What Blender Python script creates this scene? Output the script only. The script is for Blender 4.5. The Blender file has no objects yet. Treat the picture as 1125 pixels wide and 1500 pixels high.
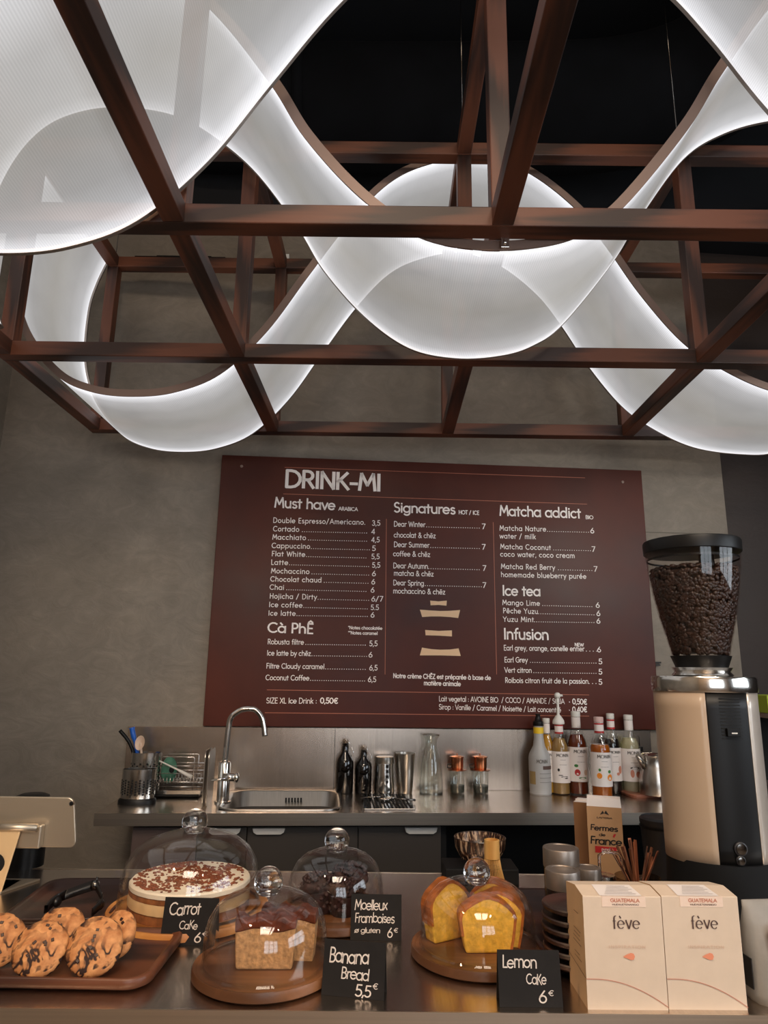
import bpy, math, random
from mathutils import Vector, Matrix, Euler
random.seed(7)
PI = math.pi
S = bpy.context.scene
COL = S.collection

# ------------------------------------------------------------------ camera
CAMZ = 1.34; FPX = 1000.0; PITCH = math.radians(13.1); ROLL = 0.0144
_R0 = Vector((1, 0, 0)); _U0 = Vector((0, -math.sin(PITCH), math.cos(PITCH))); FW = Vector((0, math.cos(PITCH), math.sin(PITCH)))
RT = _R0*math.cos(ROLL) + _U0*math.sin(ROLL); UP = _U0*math.cos(ROLL) - _R0*math.sin(ROLL)
CP = Vector((0, 0, CAMZ))
cd = bpy.data.cameras.new('camera'); cam = bpy.data.objects.new('camera', cd); COL.objects.link(cam)
cam.matrix_world = Matrix(((RT.x, UP.x, -FW.x, CP.x), (RT.y, UP.y, -FW.y, CP.y), (RT.z, UP.z, -FW.z, CP.z), (0, 0, 0, 1)))
cd.sensor_fit = 'VERTICAL'; cd.sensor_height = 36; cd.lens = 36*FPX/1500; cd.clip_start = .02
S.camera = cam
# ------------------------------------------------------------------ world, exposure, lamps
w = bpy.data.worlds.new('world'); S.world = w; w.use_nodes = True
w.node_tree.nodes['Background'].inputs[0].default_value = (.55, .6, .7, 1)
w.node_tree.nodes['Background'].inputs[1].default_value = .05
S.view_settings.view_transform = 'Standard'; S.view_settings.look = 'None'
S.view_settings.exposure = 0; S.view_settings.gamma = 1; S.view_settings.use_curve_mapping = False

def lamp(name, kind, loc, target, energy, color, size=.1, spot=None, blend=.6, sy=None):
    l = bpy.data.lights.new(name, kind); l.energy = energy; l.color = color
    if kind == 'AREA':
        l.size = size
        if sy: l.shape = 'RECTANGLE'; l.size_y = sy
    else: l.shadow_soft_size = size
    if spot: l.spot_size = math.radians(spot); l.spot_blend = blend
    o = bpy.data.objects.new(name, l); COL.objects.link(o); o.location = loc
    o.rotation_euler = (Vector(target)-Vector(loc)).to_track_quat('-Z', 'Y').to_euler(); return o
WARM = (1, .66, .38)
lamp('ceiling_spot', 'SPOT', (-1.05, .15, 2.95), (-.45, 1.35, .9), 62, WARM, .035, 62)
lamp('ceiling_spot', 'SPOT', (-.1, -.3, 3.0), (.0, 1.5, .9), 26, (1, .72, .48), .03, 75)
lamp('ceiling_spot', 'SPOT', (1.0, -.4, 2.9), (.55, 1.25, 1.0), 42, (1, .84, .68), .04, 55)
lamp('customer_side_fill', 'AREA', (.3, -1.7, 4.1), (.3, -1.5, 0), 110, (1, .82, .64), 1.6, sy=1.6)  # added fill, unseen: gives the steel a lit room to reflect
lamp('wall_fill_spot', 'SPOT', (1.75, .7, 2.15), (1.05, 2.85, 1.75), 62, (1, .93, .82), .12, 52, 1.0)  # added unseen spot, boosts the ribbon light on the right of the wall
lamp('wall_fill_spot', 'SPOT', (-.6, -.2, 2.1), (-.8, 2.7, 1.2), 56, (1, .87, .72), .12, 40, 1.0)  # added unseen spot, same boost for the left of the wall

# ------------------------------------------------------------------ pixel helpers
def ray(x, y): return RT*((x-562.5)/FPX) - UP*((y-750)/FPX) + FW
def onY(x, y, d): v = ray(x, y); return CP + v*(d/v.y)
def onZ(x, y, z): v = ray(x, y); return CP + v*((z-CAMZ)/v.z)
PHI = math.radians(4.4)
WN = Vector((math.sin(PHI), -math.cos(PHI), 0)); WU = Vector((math.cos(PHI), math.sin(PHI), 0))
TOP = .90
W0 = onZ(650, 1157, TOP)
def onW(x, y, off=0): v = ray(x, y); return CP + v*(((W0+WN*off-CP).dot(WN))/v.dot(WN))
def mpp(P): return (Vector(P)-CP).dot(FW)/FPX
def zat(P, y):
    k = (750-y)/FPX; d = Vector(P)-CP; a = RT*0+UP-FW*k
    return P[2] - d.dot(a)/a.z
def wu(P): return (P-W0).dot(WU)

# ------------------------------------------------------------------ materials
def lin(c): return tuple(((v/255)/12.92 if v/255 <= .04045 else (((v/255)+.055)/1.055)**2.4) for v in c)
MATS = {}
def nmat(name):
    m = bpy.data.materials.new(name); m.use_nodes = True; MATS[name] = m
    return m, m.node_tree, m.node_tree.nodes['Principled BSDF']
def N(nt, t, **kw):
    n = nt.nodes.new(t)
    for k, v in kw.items():
        if k in n.inputs: n.inputs[k].default_value = v
        else: setattr(n, k, v)
    return n
def coords(nt, scale=(1, 1, 1), kind='Object'):
    tc = N(nt, 'ShaderNodeTexCoord'); mp = N(nt, 'ShaderNodeMapping'); mp.inputs['Scale'].default_value = scale
    nt.links.new(tc.outputs[kind], mp.inputs['Vector']); return mp.outputs[0]
def ramp(nt, fac, stops):
    r = N(nt, 'ShaderNodeValToRGB'); e = r.color_ramp.elements
    while len(e) < len(stops): e.new(.5)
    for q, (p, c) in zip(e, stops): q.position = p; q.color = (*c, 1) if len(c) == 3 else c
    nt.links.new(fac, r.inputs[0]); return r.outputs[0]
def bump(nt, b, h, strength, dist=.002):
    n = N(nt, 'ShaderNodeBump'); n.inputs['Strength'].default_value = strength; n.inputs['Distance'].default_value = dist
    nt.links.new(h, n.inputs['Height']); nt.links.new(n.outputs[0], b.inputs['Normal'])
def flat(name, c, rough=.5, metal=0, spec=.5, var=0, vs=20, bmp=0, coat=0, scale=(1, 1, 1)):
    m, nt, b = nmat(name); c = lin(c)
    b.inputs['Base Color'].default_value = (*c, 1); b.inputs['Roughness'].default_value = rough
    b.inputs['Metallic'].default_value = metal; b.inputs['Specular IOR Level'].default_value = spec
    b.inputs['Coat Weight'].default_value = coat
    if var or bmp:
        n = N(nt, 'ShaderNodeTexNoise', Scale=vs, Detail=5.0); nt.links.new(coords(nt, scale), n.inputs['Vector'])
        if var:
            lo = tuple(v*(1-var) for v in c); hi = tuple(min(1, v*(1+var)) for v in c)
            nt.links.new(ramp(nt, n.outputs[0], [(.3, lo), (.7, hi)]), b.inputs['Base Color'])
        if bmp: bump(nt, b, n.outputs[0], bmp)
    return m
def wood(name, dark, light, rough=.45, gs=1.0, axis='x', bmp=.15):
    m, nt, b = nmat(name); dark = lin(dark); light = lin(light)
    sc = {'x': (3, 55, 55), 'y': (55, 3, 55), 'z': (55, 55, 3)}[axis]; sc = tuple(v*gs for v in sc)
    n = N(nt, 'ShaderNodeTexNoise', Scale=1.0, Detail=6.0, Roughness=.65, Distortion=.6); nt.links.new(coords(nt, sc), n.inputs['Vector'])
    wv = N(nt, 'ShaderNodeTexWave', Scale=.35, Distortion=7.0, Detail=3.0); nt.links.new(coords(nt, sc), wv.inputs['Vector'])
    mx = N(nt, 'ShaderNodeMix'); mx.inputs[0].default_value = .4
    nt.links.new(n.outputs[0], mx.inputs[2]); nt.links.new(wv.outputs['Fac'], mx.inputs[3])
    nt.links.new(ramp(nt, mx.outputs[0], [(.34, dark), (.66, light)]), b.inputs['Base Color'])
    b.inputs['Roughness'].default_value = rough; bump(nt, b, mx.outputs[0], bmp, .001); return m
def steel(name, c, rough, axis, bs=.08, aniso=0):
    m, nt, b = nmat(name); c = lin(c)
    b.inputs['Metallic'].default_value = 1; b.inputs['Roughness'].default_value = rough
    sc = {'x': (2, 300, 300), 'y': (300, 2, 300), 'z': (300, 300, 2), 'n': (40, 40, 40)}[axis]
    n = N(nt, 'ShaderNodeTexNoise', Scale=1.0, Detail=3.0); nt.links.new(coords(nt, sc), n.inputs['Vector'])
    nt.links.new(ramp(nt, n.outputs[0], [(.2, tuple(v*.82 for v in c)), (.8, c)]), b.inputs['Base Color'])
    bump(nt, b, n.outputs[0], bs, .0005); return m
def glass(name, tint=(1, 1, 1), rough=.01, refl=1.3, edge=.68):
    m, nt, b = nmat(name); nt.nodes.remove(b); out = nt.nodes['Material Output']
    t = N(nt, 'ShaderNodeBsdfTransparent'); t.inputs[0].default_value = (*tint, 1)
    g = N(nt, 'ShaderNodeBsdfGlossy'); g.inputs['Roughness'].default_value = rough
    lw = N(nt, 'ShaderNodeLayerWeight', Blend=.32)
    r = N(nt, 'ShaderNodeMapRange'); r.inputs[1].default_value = 0; r.inputs[2].default_value = 1; r.inputs[3].default_value = .035*refl; r.inputs[4].default_value = edge
    pw = N(nt, 'ShaderNodeMath', operation='POWER'); pw.inputs[1].default_value = 2.2
    nt.links.new(lw.outputs['Facing'], pw.inputs[0]); nt.links.new(pw.outputs[0], r.inputs[0])
    mx = N(nt, 'ShaderNodeMixShader'); nt.links.new(r.outputs[0], mx.inputs[0]); nt.links.new(t.outputs[0], mx.inputs[1]); nt.links.new(g.outputs[0], mx.inputs[2])
    nt.links.new(mx.outputs[0], out.inputs[0]); return m
def liquid(name, c, dens=.75):
    m, nt, b = nmat(name); out = nt.nodes['Material Output']; c = lin(c)
    b.inputs['Base Color'].default_value = (*c, 1); b.inputs['Roughness'].default_value = .12
    t = N(nt, 'ShaderNodeBsdfTransparent'); t.inputs[0].default_value = (*tuple(min(1, v*1.6+.05) for v in c), 1)
    mx = N(nt, 'ShaderNodeMixShader'); mx.inputs[0].default_value = dens
    nt.links.new(t.outputs[0], mx.inputs[1]); nt.links.new(b.outputs[0], mx.inputs[2]); nt.links.new(mx.outputs[0], out.inputs[0]); return m

BEAM = wood('stained_beam_wood', (46, 24, 15), (104, 58, 37), .5, .6)
PLASTER_C = [(.25, (92, 84, 73)), (.5, (124, 114, 102)), (.72, (152, 141, 127))]
def plaster(name, stops):
    m, nt, b = nmat(name)
    n1 = N(nt, 'ShaderNodeTexNoise', Scale=1.3, Detail=8.0, Roughness=.62, Distortion=.7); nt.links.new(coords(nt, (1, 1, .8)), n1.inputs['Vector'])
    n2 = N(nt, 'ShaderNodeTexNoise', Scale=9.0, Detail=8.0, Roughness=.7, Distortion=1.5); nt.links.new(coords(nt, (1, 1, 1.6)), n2.inputs['Vector'])
    mx = N(nt, 'ShaderNodeMix'); mx.inputs[0].default_value = .35
    nt.links.new(n1.outputs[0], mx.inputs[2]); nt.links.new(n2.outputs[0], mx.inputs[3])
    nt.links.new(ramp(nt, mx.outputs[0], [(p, lin(c)) for p, c in stops]), b.inputs['Base Color'])
    b.inputs['Roughness'].default_value = .62; bump(nt, b, n2.outputs[0], .25, .01); return m
PLASTER = plaster('troweled_grey_plaster', PLASTER_C)
DARKWALL = plaster('dark_brown_plaster', [(.2, (42, 32, 28)), (.8, (54, 42, 36))])
BLACKPAINT = flat('black_ceiling_paint', (14, 15, 19), .8, var=.3, vs=3)
CTOP = steel('brushed_worktop_steel', (214, 202, 190), .24, 'y', .04)
CTOPX = steel('brushed_steel_lengthwise', (226, 212, 196), .3, 'x', .05)
SPLASH = steel('brushed_splashback_steel', (186, 172, 160), .26, 'z', .05)
CHROME = flat('polished_steel', (222, 218, 212), .16, 1)
SATIN = steel('satin_steel', (190, 184, 176), .28, 'z', .04)
DCHROME = flat('dark_polished_steel', (120, 116, 112), .15, 1)
ALU = flat('tablet_aluminium', (196, 182, 162), .38, .85)
BLACK = flat('black_plastic', (15, 14, 14), .42, spec=.3)
MBLACK = flat('matt_black', (13, 13, 14), .7, spec=.25)
HOLE = flat('hole_black', (6, 6, 6), .8)
CHALK = flat('blackboard_card', (24, 21, 20), .75, spec=.3, var=.15, vs=60)
CHALKW = flat('chalk_pen', (214, 204, 196), .8)
WHITEP = flat('white_plastic', (222, 220, 214), .4)
GREYH = flat('pale_grey_handle', (196, 194, 190), .4)
CAB = flat('cabinet_laminate', (58, 53, 49), .42, var=.06, vs=3)
CAB2 = flat('cabinet_side_laminate', (84, 70, 66), .4)
GLASS = glass('clear_glass')
GLASSG = glass('bottle_glass', (.97, .98, .97), .02, 1.2, .5)
GLASSD = glass('dark_hopper_glass', (.90, .87, .85), .03, 1.3, .4)
GLASSK = glass('jar_glass', (.72, .66, .60), .03, 1.5, .5)
m, nt, b = nmat('solid_glass'); b.inputs['Transmission Weight'].default_value = 1; b.inputs['Roughness'].default_value = .01; b.inputs['IOR'].default_value = 1.46
KNOB = m
BLKGLASS = flat('black_bottle_glass', (12, 9, 8), .08, coat=.5)
COPPER = flat('copper', (196, 128, 92), .22, 1)
BOARDM, nt, b = nmat('burgundy_lacquer')
n1 = N(nt, 'ShaderNodeTexNoise', Scale=3.0, Detail=6.0); nt.links.new(coords(nt, (1, 1, 1)), n1.inputs['Vector'])
n2 = N(nt, 'ShaderNodeTexNoise', Scale=1.0, Detail=4.0); nt.links.new(coords(nt, (30, 30, 200)), n2.inputs['Vector'])
nt.links.new(ramp(nt, n1.outputs[0], [(.3, lin((60, 22, 13))), (.7, lin((82, 35, 23)))]), b.inputs['Base Color'])
nt.links.new(ramp(nt, n1.outputs[0], [(.3, (.36,)*3), (.7, (.46,)*3)]), b.inputs['Roughness']); bump(nt, b, n2.outputs[0], .12, .001); b.inputs['Specular IOR Level'].default_value = .2
PRINT = flat('white_print', (244, 236, 232), .6)
COPL = flat('copper_line_print', (170, 98, 70), .5)
BEIGE = flat('beige_print', (226, 190, 152), .6)
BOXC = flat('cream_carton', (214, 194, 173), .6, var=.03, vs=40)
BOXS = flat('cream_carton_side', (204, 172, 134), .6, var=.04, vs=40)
LABELP = flat('white_label_paper', (228, 220, 216), .6)
PINKP = flat('pale_pink_label', (232, 208, 190), .6)
INKR = flat('red_brown_ink', (196, 128, 104), .6)
INKD = flat('dark_brown_ink', (84, 62, 56), .6)
INKK = flat('black_ink', (26, 22, 20), .6)
INKP = flat('pale_ink', (208, 178, 156), .6)
RED = flat('red_ink', (176, 34, 36), .5)
YELLOW = flat('yellow_ink', (226, 190, 40), .5)
GREEN = flat('green_ink', (58, 120, 60), .5)
ORANGE = flat('orange_ink', (232, 138, 34), .5)
GRIND = flat('grinder_beige_paint', (186, 160, 134), .38, coat=.2)
GRINDW = flat('grinder_pale_metal', (206, 196, 186), .35, .55)
KRAFT = flat('kraft_carton', (178, 138, 98), .65, var=.05, vs=30)
KRAFTD = flat('kraft_carton_dark', (140, 100, 66), .65, var=.05, vs=30)
LW = wood('light_board_wood', (176, 112, 52), (214, 150, 82), .4, .5, 'x')
MW = wood('mid_board_wood', (84, 52, 30), (132, 86, 52), .4, .5, 'x')
DW = wood('dark_walnut', (58, 30, 20), (104, 60, 38), .38, .5, 'x')
DW2 = wood('darker_walnut', (38, 21, 17), (70, 40, 31), .42, .5, 'x')
BAMBOO = wood('bamboo', (196, 142, 72), (222, 172, 100), .5, .5, 'z')
BEAN = flat('roasted_bean', (52, 33, 24), .36, var=.6, vs=90)

# ------------------------------------------------------------------ mesh builder
class MB:
    def __init__(s): s.v = []; s.f = []; s.sm = []; s.mi = []; s.uv = None
    def add(s, vs, fs, smooth=False, mi=0, M=None):
        o = len(s.v)
        for v in vs: s.v.append((M @ Vector(v))[:] if M else tuple(v))
        for f in fs: s.f.append(tuple(i+o for i in f)); s.sm.append(smooth); s.mi.append(mi)
        return s
    def box(s, lo, hi, mi=0, M=None, taper=1):
        x0, y0, z0 = lo; x1, y1, z1 = hi; cx = (x0+x1)/2; cy = (y0+y1)/2
        t = lambda x, y, z: (cx+(x-cx)*taper, cy+(y-cy)*taper, z)
        vs = [(x0, y0, z0), (x1, y0, z0), (x1, y1, z0), (x0, y1, z0), t(x0, y0, z1), t(x1, y0, z1), t(x1, y1, z1), t(x0, y1, z1)]
        return s.add(vs, [(3, 2, 1, 0), (4, 5, 6, 7), (0, 1, 5, 4), (1, 2, 6, 5), (2, 3, 7, 6), (3, 0, 4, 7)], False, mi, M)
    def lathe(s, prof, seg=32, mi=0, M=None, sx=1, sy=1, smooth=True, closed=False, a0=0, a1=2*PI):
        full = abs(a1-a0-2*PI) < 1e-6; n = seg if full else seg+1
        if full and not closed:
            if prof[0][0] > 1e-6: prof = [(0, prof[0][1])]+list(prof)
            if prof[-1][0] > 1e-6: prof = list(prof)+[(0, prof[-1][1])]
        runs = [[prof[0]]]
        for j in range(1, len(prof)):
            runs[-1].append(prof[j])
            if smooth and j < len(prof)-1:
                ax, az = prof[j][0]-prof[j-1][0], prof[j][1]-prof[j-1][1]; bx, bz = prof[j+1][0]-prof[j][0], prof[j+1][1]-prof[j][1]
                if abs(math.atan2(ax*bz-az*bx, ax*bx+az*bz)) > .7: runs.append([prof[j]])
        if len(runs) > 1:
            for r_ in runs: s._lathe(r_, seg, n, mi, M, sx, sy, smooth, a0, a1)
            return s
        return s._lathe(prof, seg, n, mi, M, sx, sy, smooth, a0, a1)
    def _lathe(s, prof, seg, n, mi, M, sx, sy, smooth, a0, a1):
        vs = []
        for r, z in prof:
            for i in range(n):
                a = a0+(a1-a0)*i/seg; vs.append((r*math.cos(a)*sx, r*math.sin(a)*sy, z))
        fs = []
        for j in range(len(prof)-1):
            for i in range(seg):
                k = (i+1) % n; q = [j*n+i, j*n+k, (j+1)*n+k, (j+1)*n+i]; fs.append(q)
        return s.add(vs, fs, smooth, mi, M)
    def cyl(s, r, z0, z1, seg=24, mi=0, M=None, r1=None, c=(0, 0)):
        r1 = r if r1 is None else r1
        T = Matrix.Translation((c[0], c[1], 0)); M = (M @ T) if M else T
        return s.lathe([(r, z0), (r1, z1)], seg, mi, M)
    def tube(s, pts, r, seg=10, mi=0, M=None, cap=True):
        pts = [Vector(p) for p in pts]; vs = []; n = len(pts); prev = None
        for i, p in enumerate(pts):
            t = (pts[min(i+1, n-1)]-pts[max(i-1, 0)]).normalized()
            if prev is None: a = Vector((0, 0, 1)) if abs(t.z) < .9 else Vector((1, 0, 0)); u = t.cross(a).normalized()
            else: u = (prev-t*prev.dot(t)).normalized()
            prev = u; v = t.cross(u); rr = r[i] if isinstance(r, (list, tuple)) else r
            for k in range(seg): a = 2*PI*k/seg; vs.append(p+u*(rr*math.cos(a))+v*(rr*math.sin(a)))
        fs = [(i*seg+k, i*seg+(k+1) % seg, (i+1)*seg+(k+1) % seg, (i+1)*seg+k) for i in range(n-1) for k in range(seg)]
        if cap: fs += [tuple(range(seg-1, -1, -1)), tuple(range((n-1)*seg, n*seg))]
        return s.add(vs, fs, True, mi, M)
    def sphere(s, c, r, seg=16, rings=10, mi=0, sc=(1, 1, 1), M=None, jit=0):
        vs = [(c[0], c[1], c[2]-r*sc[2])]
        for j in range(1, rings):
            a = -PI/2+PI*j/rings
            for i in range(seg):
                b = 2*PI*i/seg; q = 1+random.uniform(-jit, jit)
                vs.append((c[0]+r*sc[0]*q*math.cos(a)*math.cos(b), c[1]+r*sc[1]*q*math.cos(a)*math.sin(b), c[2]+r*sc[2]*q*math.sin(a)))
        vs.append((c[0], c[1], c[2]+r*sc[2])); fs = []
        for i in range(seg):
            fs.append((0, 1+(i+1) % seg, 1+i))
            for j in range(rings-2): a = 1+j*seg; fs.append((a+i, a+(i+1) % seg, a+seg+(i+1) % seg, a+seg+i))
            a = 1+(rings-2)*seg; fs.append((a+i, a+(i+1) % seg, len(vs)-1))
        return s.add(vs, fs, True, mi, M)
    def prism(s, pts, z0, z1, mi=0, M=None, smooth=False):
        n = len(pts)
        vs = [(x, y, z0) for x, y in pts]+[(x, y, z1) for x, y in pts]
        return s.add(vs, [tuple(range(n-1, -1, -1)), tuple(range(n, 2*n))]+[(i, (i+1) % n, n+(i+1) % n, n+i) for i in range(n)], smooth, mi, M)
    def build(s, name, mat, parent=None, bevel=0, M=None, subsurf=0, **props):
        me = bpy.data.meshes.new(name); me.from_pydata(s.v, [], s.f); me.update()
        me.polygons.foreach_set('use_smooth', s.sm); me.polygons.foreach_set('material_index', s.mi)
        for q in (mat if isinstance(mat, (list, tuple)) else [mat]): me.materials.append(q)
        o = bpy.data.objects.new(name, me); COL.objects.link(o)
        if parent: o.parent = parent
        if M: o.matrix_basis = M
        if bevel:
            b = o.modifiers.new('bevel', 'BEVEL'); b.width = bevel; b.segments = 2; b.limit_method = 'ANGLE'; b.angle_limit = math.radians(40)
        if subsurf:
            b = o.modifiers.new('sub', 'SUBSURF'); b.levels = subsurf; b.render_levels = subsurf
        for k, v in props.items(): o[k] = v
        return o
def rrect(w, d, r, n=5, cx=0, cy=0):
    out = []
    for sx, sy, a in ((1, 1, 0), (-1, 1, 90), (-1, -1, 180), (1, -1, 270)):
        for i in range(n+1):
            t = math.radians(a+90*i/n); out.append((cx+sx*(w/2-r)+r*math.cos(t), cy+sy*(d/2-r)+r*math.sin(t)))
    return out
def tag(o, label, cat, group=None, kind=None):
    o['label'] = label; o['category'] = cat
    if group: o['group'] = group
    if kind: o['kind'] = kind
    return o
def thing(name, label, cat, loc, rz=0, group=None):
    o = bpy.data.objects.new(name, None); COL.objects.link(o); o.empty_display_size = .05
    o.location = loc; o.rotation_euler = (0, 0, rz); return tag(o, label, cat, group)
def struct(mb, name, mat, **kw): o = mb.build(name, mat, **kw); o['kind'] = 'structure'; return o
def TR(x, y, z, rx=0, ry=0, rz=0): return Matrix.Translation((x, y, z)) @ Euler((rx, ry, rz)).to_matrix().to_4x4()
def clone(root, loc, rz, label):
    r = root.copy(); COL.objects.link(r); r.location = loc; r.rotation_euler = (0, 0, rz); r['label'] = label
    def rec(a, b):
        for ch in list(a.children):
            if ch == b: continue
            c = ch.copy(); COL.objects.link(c); c.parent = b; rec(ch, c)
    rec(root, r); return r
def catmull(P, n=8):
    P = [Vector(p) for p in P]; out = []
    for i in range(len(P)-1):
        a = P[max(i-1, 0)]; b = P[i]; c = P[i+1]; d = P[min(i+2, len(P)-1)]
        for k in range(n):
            t = k/n; out.append(.5*((2*b)+(c-a)*t+(2*a-5*b+4*c-d)*t*t+(3*b-a-3*c+d)*t**3))
    return out+[P[-1]]

# ------------------------------------------------------------------ stroke lettering
G = {}
def g(ch, w, *st): G[ch] = (w, st)
O = '@.33,.33,.31,.31,0,360'
g('a', .74, O, '.64,.66 .64,0'); g('b', .74, '.08,1.02 .08,0', '@.39,.33,.31,.31,0,360'); g('c', .62, '@.34,.33,.31,.31,48,312')
g('d', .76, O, '.64,1.02 .64,0'); g('e', .7, '.02,.34 .64,.34 @.33,.33,.31,.31,2,318'); g('f', .4, '@.36,.8,.18,.2,75,180 .18,0', '.02,.6 .36,.6')
g('g', .74, O, '.64,.66 .64,0 @.34,-.02,.30,.26,0,-145'); g('h', .68, '.08,1.02 .08,0', '.08,.32 @.33,.4,.25,.26,180,0 .58,0')
g('i', .22, '.1,.66 .1,0', '.1,.86 .1,.93'); g('j', .24, '.12,.66 .12,-.1 @-.02,-.1,.14,.16,0,-80', '.12,.86 .12,.93')
g('k', .58, '.08,1.02 .08,0', '.48,.64 .08,.26', '.2,.37 .52,0'); g('l', .2, '.1,1.02 .1,0')
g('m', 1.0, '.08,.66 .08,0', '.08,.42 @.285,.43,.205,.22,180,0 .49,0', '.49,.42 @.695,.43,.205,.22,180,0 .9,0')
g('n', .68, '.08,.66 .08,0', '.08,.36 @.33,.4,.25,.26,180,0 .58,0'); g('o', .7, '@.35,.33,.31,.31,0,360')
g('p', .74, '.08,.66 .08,-.32', '@.39,.33,.31,.31,0,360'); g('q', .74, O, '.64,.66 .64,-.32'); g('r', .42, '.08,.66 .08,0', '.08,.34 @.34,.38,.26,.26,180,70')
g('s', .5, '@.25,.49,.18,.15,35,270 @.25,.17,.2,.16,90,-148'); g('t', .4, '.18,.88 .18,.0', '.0,.62 .38,.62')
g('u', .68, '.08,.66 .08,.28 @.33,.27,.25,.26,180,360 .58,.66', '.58,.3 .58,0'); g('v', .58, '.02,.66 .29,.0 .56,.66'); g('w', .86, '.02,.66 .22,.0 .43,.6 .64,.0 .84,.66')
g('x', .56, '.03,.66 .52,0', '.52,.66 .03,0'); g('y', .6, '.02,.66 .3,.04', '.58,.66 .16,-.32'); g('z', .52, '.04,.64 .48,.64 .03,.02 .5,.02')
g('A', .86, '.02,0 .43,1 .84,0', '.17,.32 .69,.32'); g('B', .66, '.1,0 .1,1 .32,1 @.32,.76,.23,.24,90,-90 .1,.52', '.32,.52 @.34,.26,.26,.26,90,-90 .1,0')
g('C', .88, '@.5,.5,.46,.49,48,312'); g('D', .86, '.1,0 .1,1 .32,1 @.32,.5,.48,.5,90,-90 .1,0'); g('E', .6, '.54,1 .1,1 .1,0 .54,0', '.1,.52 .48,.52')
g('F', .56, '.54,1 .1,1 .1,0', '.1,.52 .46,.52'); g('G', .94, '@.5,.5,.46,.49,48,360 .55,.46'); g('H', .8, '.1,0 .1,1', '.7,0 .7,1', '.1,.52 .7,.52')
g('I', .24, '.12,0 .12,1'); g('J', .5, '.4,1 .4,.26 @.2,.24,.2,.24,0,-150'); g('K', .7, '.1,0 .1,1', '.6,1 .1,.42', '.24,.56 .66,0')
g('L', .52, '.1,1 .1,0 .5,0'); g('M', .94, '.06,0 .16,1 .47,.3 .78,1 .88,0'); g('N', .82, '.1,0 .1,1 .72,0 .72,1'); g('O', .98, '@.49,.5,.46,.49,0,360')
g('P', .62, '.1,0 .1,1 .32,1 @.32,.73,.25,.27,90,-90 .1,.46'); g('R', .68, '.1,0 .1,1 .32,1 @.32,.74,.25,.26,90,-90 .1,.48', '.32,.48 .62,0')
g('S', .62, '@.31,.75,.23,.24,35,270 @.31,.26,.26,.25,90,-150'); g('T', .66, '.33,0 .33,1', '.02,1 .64,1'); g('U', .8, '.1,1 .1,.32 @.4,.31,.3,.31,180,360 .7,1')
g('V', .8, '.02,1 .4,0 .78,1'); g('W', 1.1, '.02,1 .28,0 .55,.9 .82,0 1.08,1'); g('X', .7, '.04,1 .66,0', '.66,1 .04,0'); g('Y', .74, '.02,1 .37,.48 .72,1', '.37,.48 .37,0'); g('Z', .68, '.06,1 .62,1 .04,0 .64,0')
g('0', .7, '@.35,.5,.3,.49,0,360'); g('1', .4, '.06,.8 .26,1 .26,0'); g('2', .62, '@.31,.72,.26,.27,160,-30 .04,0 .6,0'); g('3', .6, '@.28,.75,.23,.24,150,-90 @.28,.26,.27,.25,90,-150')
g('4', .68, '.5,0 .5,1 .04,.28 .64,.28'); g('5', .62, '.54,1 .16,1 .12,.56 @.29,.31,.28,.3,130,-145'); g('6', .64, '.46,1 .1,.5 @.33,.3,.28,.29,150,-210'); g('7', .6, '.04,1 .56,1 .18,0')
g('.', .2, '.1,0 .1,.07'); g(',', .22, '.13,.06 .05,-.16'); g('/', .6, '.04,-.1 .5,1.05'); g(':', .24, '.12,.06 .12,.13', '.12,.5 .12,.57'); g('*', .36, '.18,.7 .18,1', '.05,.78 .31,.92', '.31,.78 .05,.92')
g('-', .46, '.06,.36 .4,.36'); g('+', .42, '.2,.32 .2,.38'); g('&', .8, '.76,.0 .2,.72 @.34,.8,.16,.19,200,-30 .1,.36 @.3,.22,.24,.22,150,350 .7,.46')
g('€', .8, '@.5,.5,.36,.49,50,310', '.0,.6 .6,.6', '.0,.42 .56,.42'); g(' ', .34); g('(', .3, '@.4,.5,.3,.7,130,230')
g('ø', .76, '@.35,.33,.31,.31,0,360', '.0,-.02 .7,.7')
AC = {'è': ('e', '.2,1.0 .36,.82'), 'é': ('e', '.3,.82 .46,1.0'), 'ê': ('e', '.16,.82 .33,.98 .5,.82'), 'ē': ('e', '.16,.9 .5,.9'), 'à': ('a', '.2,1.0 .36,.82'), 'Ê': ('E', '.14,1.14 .32,1.3 .5,1.14'), 'Ē': ('E', '.14,1.2 .5,1.2')}
for k, (b_, a_) in AC.items(): G[k] = (G[b_][0], G[b_][1]+(a_,))
def stroke_pts(st, q=7):
    out = []
    for tok in st.split():
        if tok[0] == '@':
            cx, cy, rx, ry, a0, a1 = map(float, tok[1:].split(',')); n = max(3, int(abs(a1-a0)/360*q*2))
            for i in range(n+1): a = math.radians(a0+(a1-a0)*i/n); out.append((cx+rx*math.cos(a), cy+ry*math.sin(a)))
        else: x, y = map(float, tok.split(',')); out.append((x, y))
    return out
def text_width(t, tr=.06): return sum(G.get(c, G[' '])[0]+tr for c in t)-tr
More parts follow.
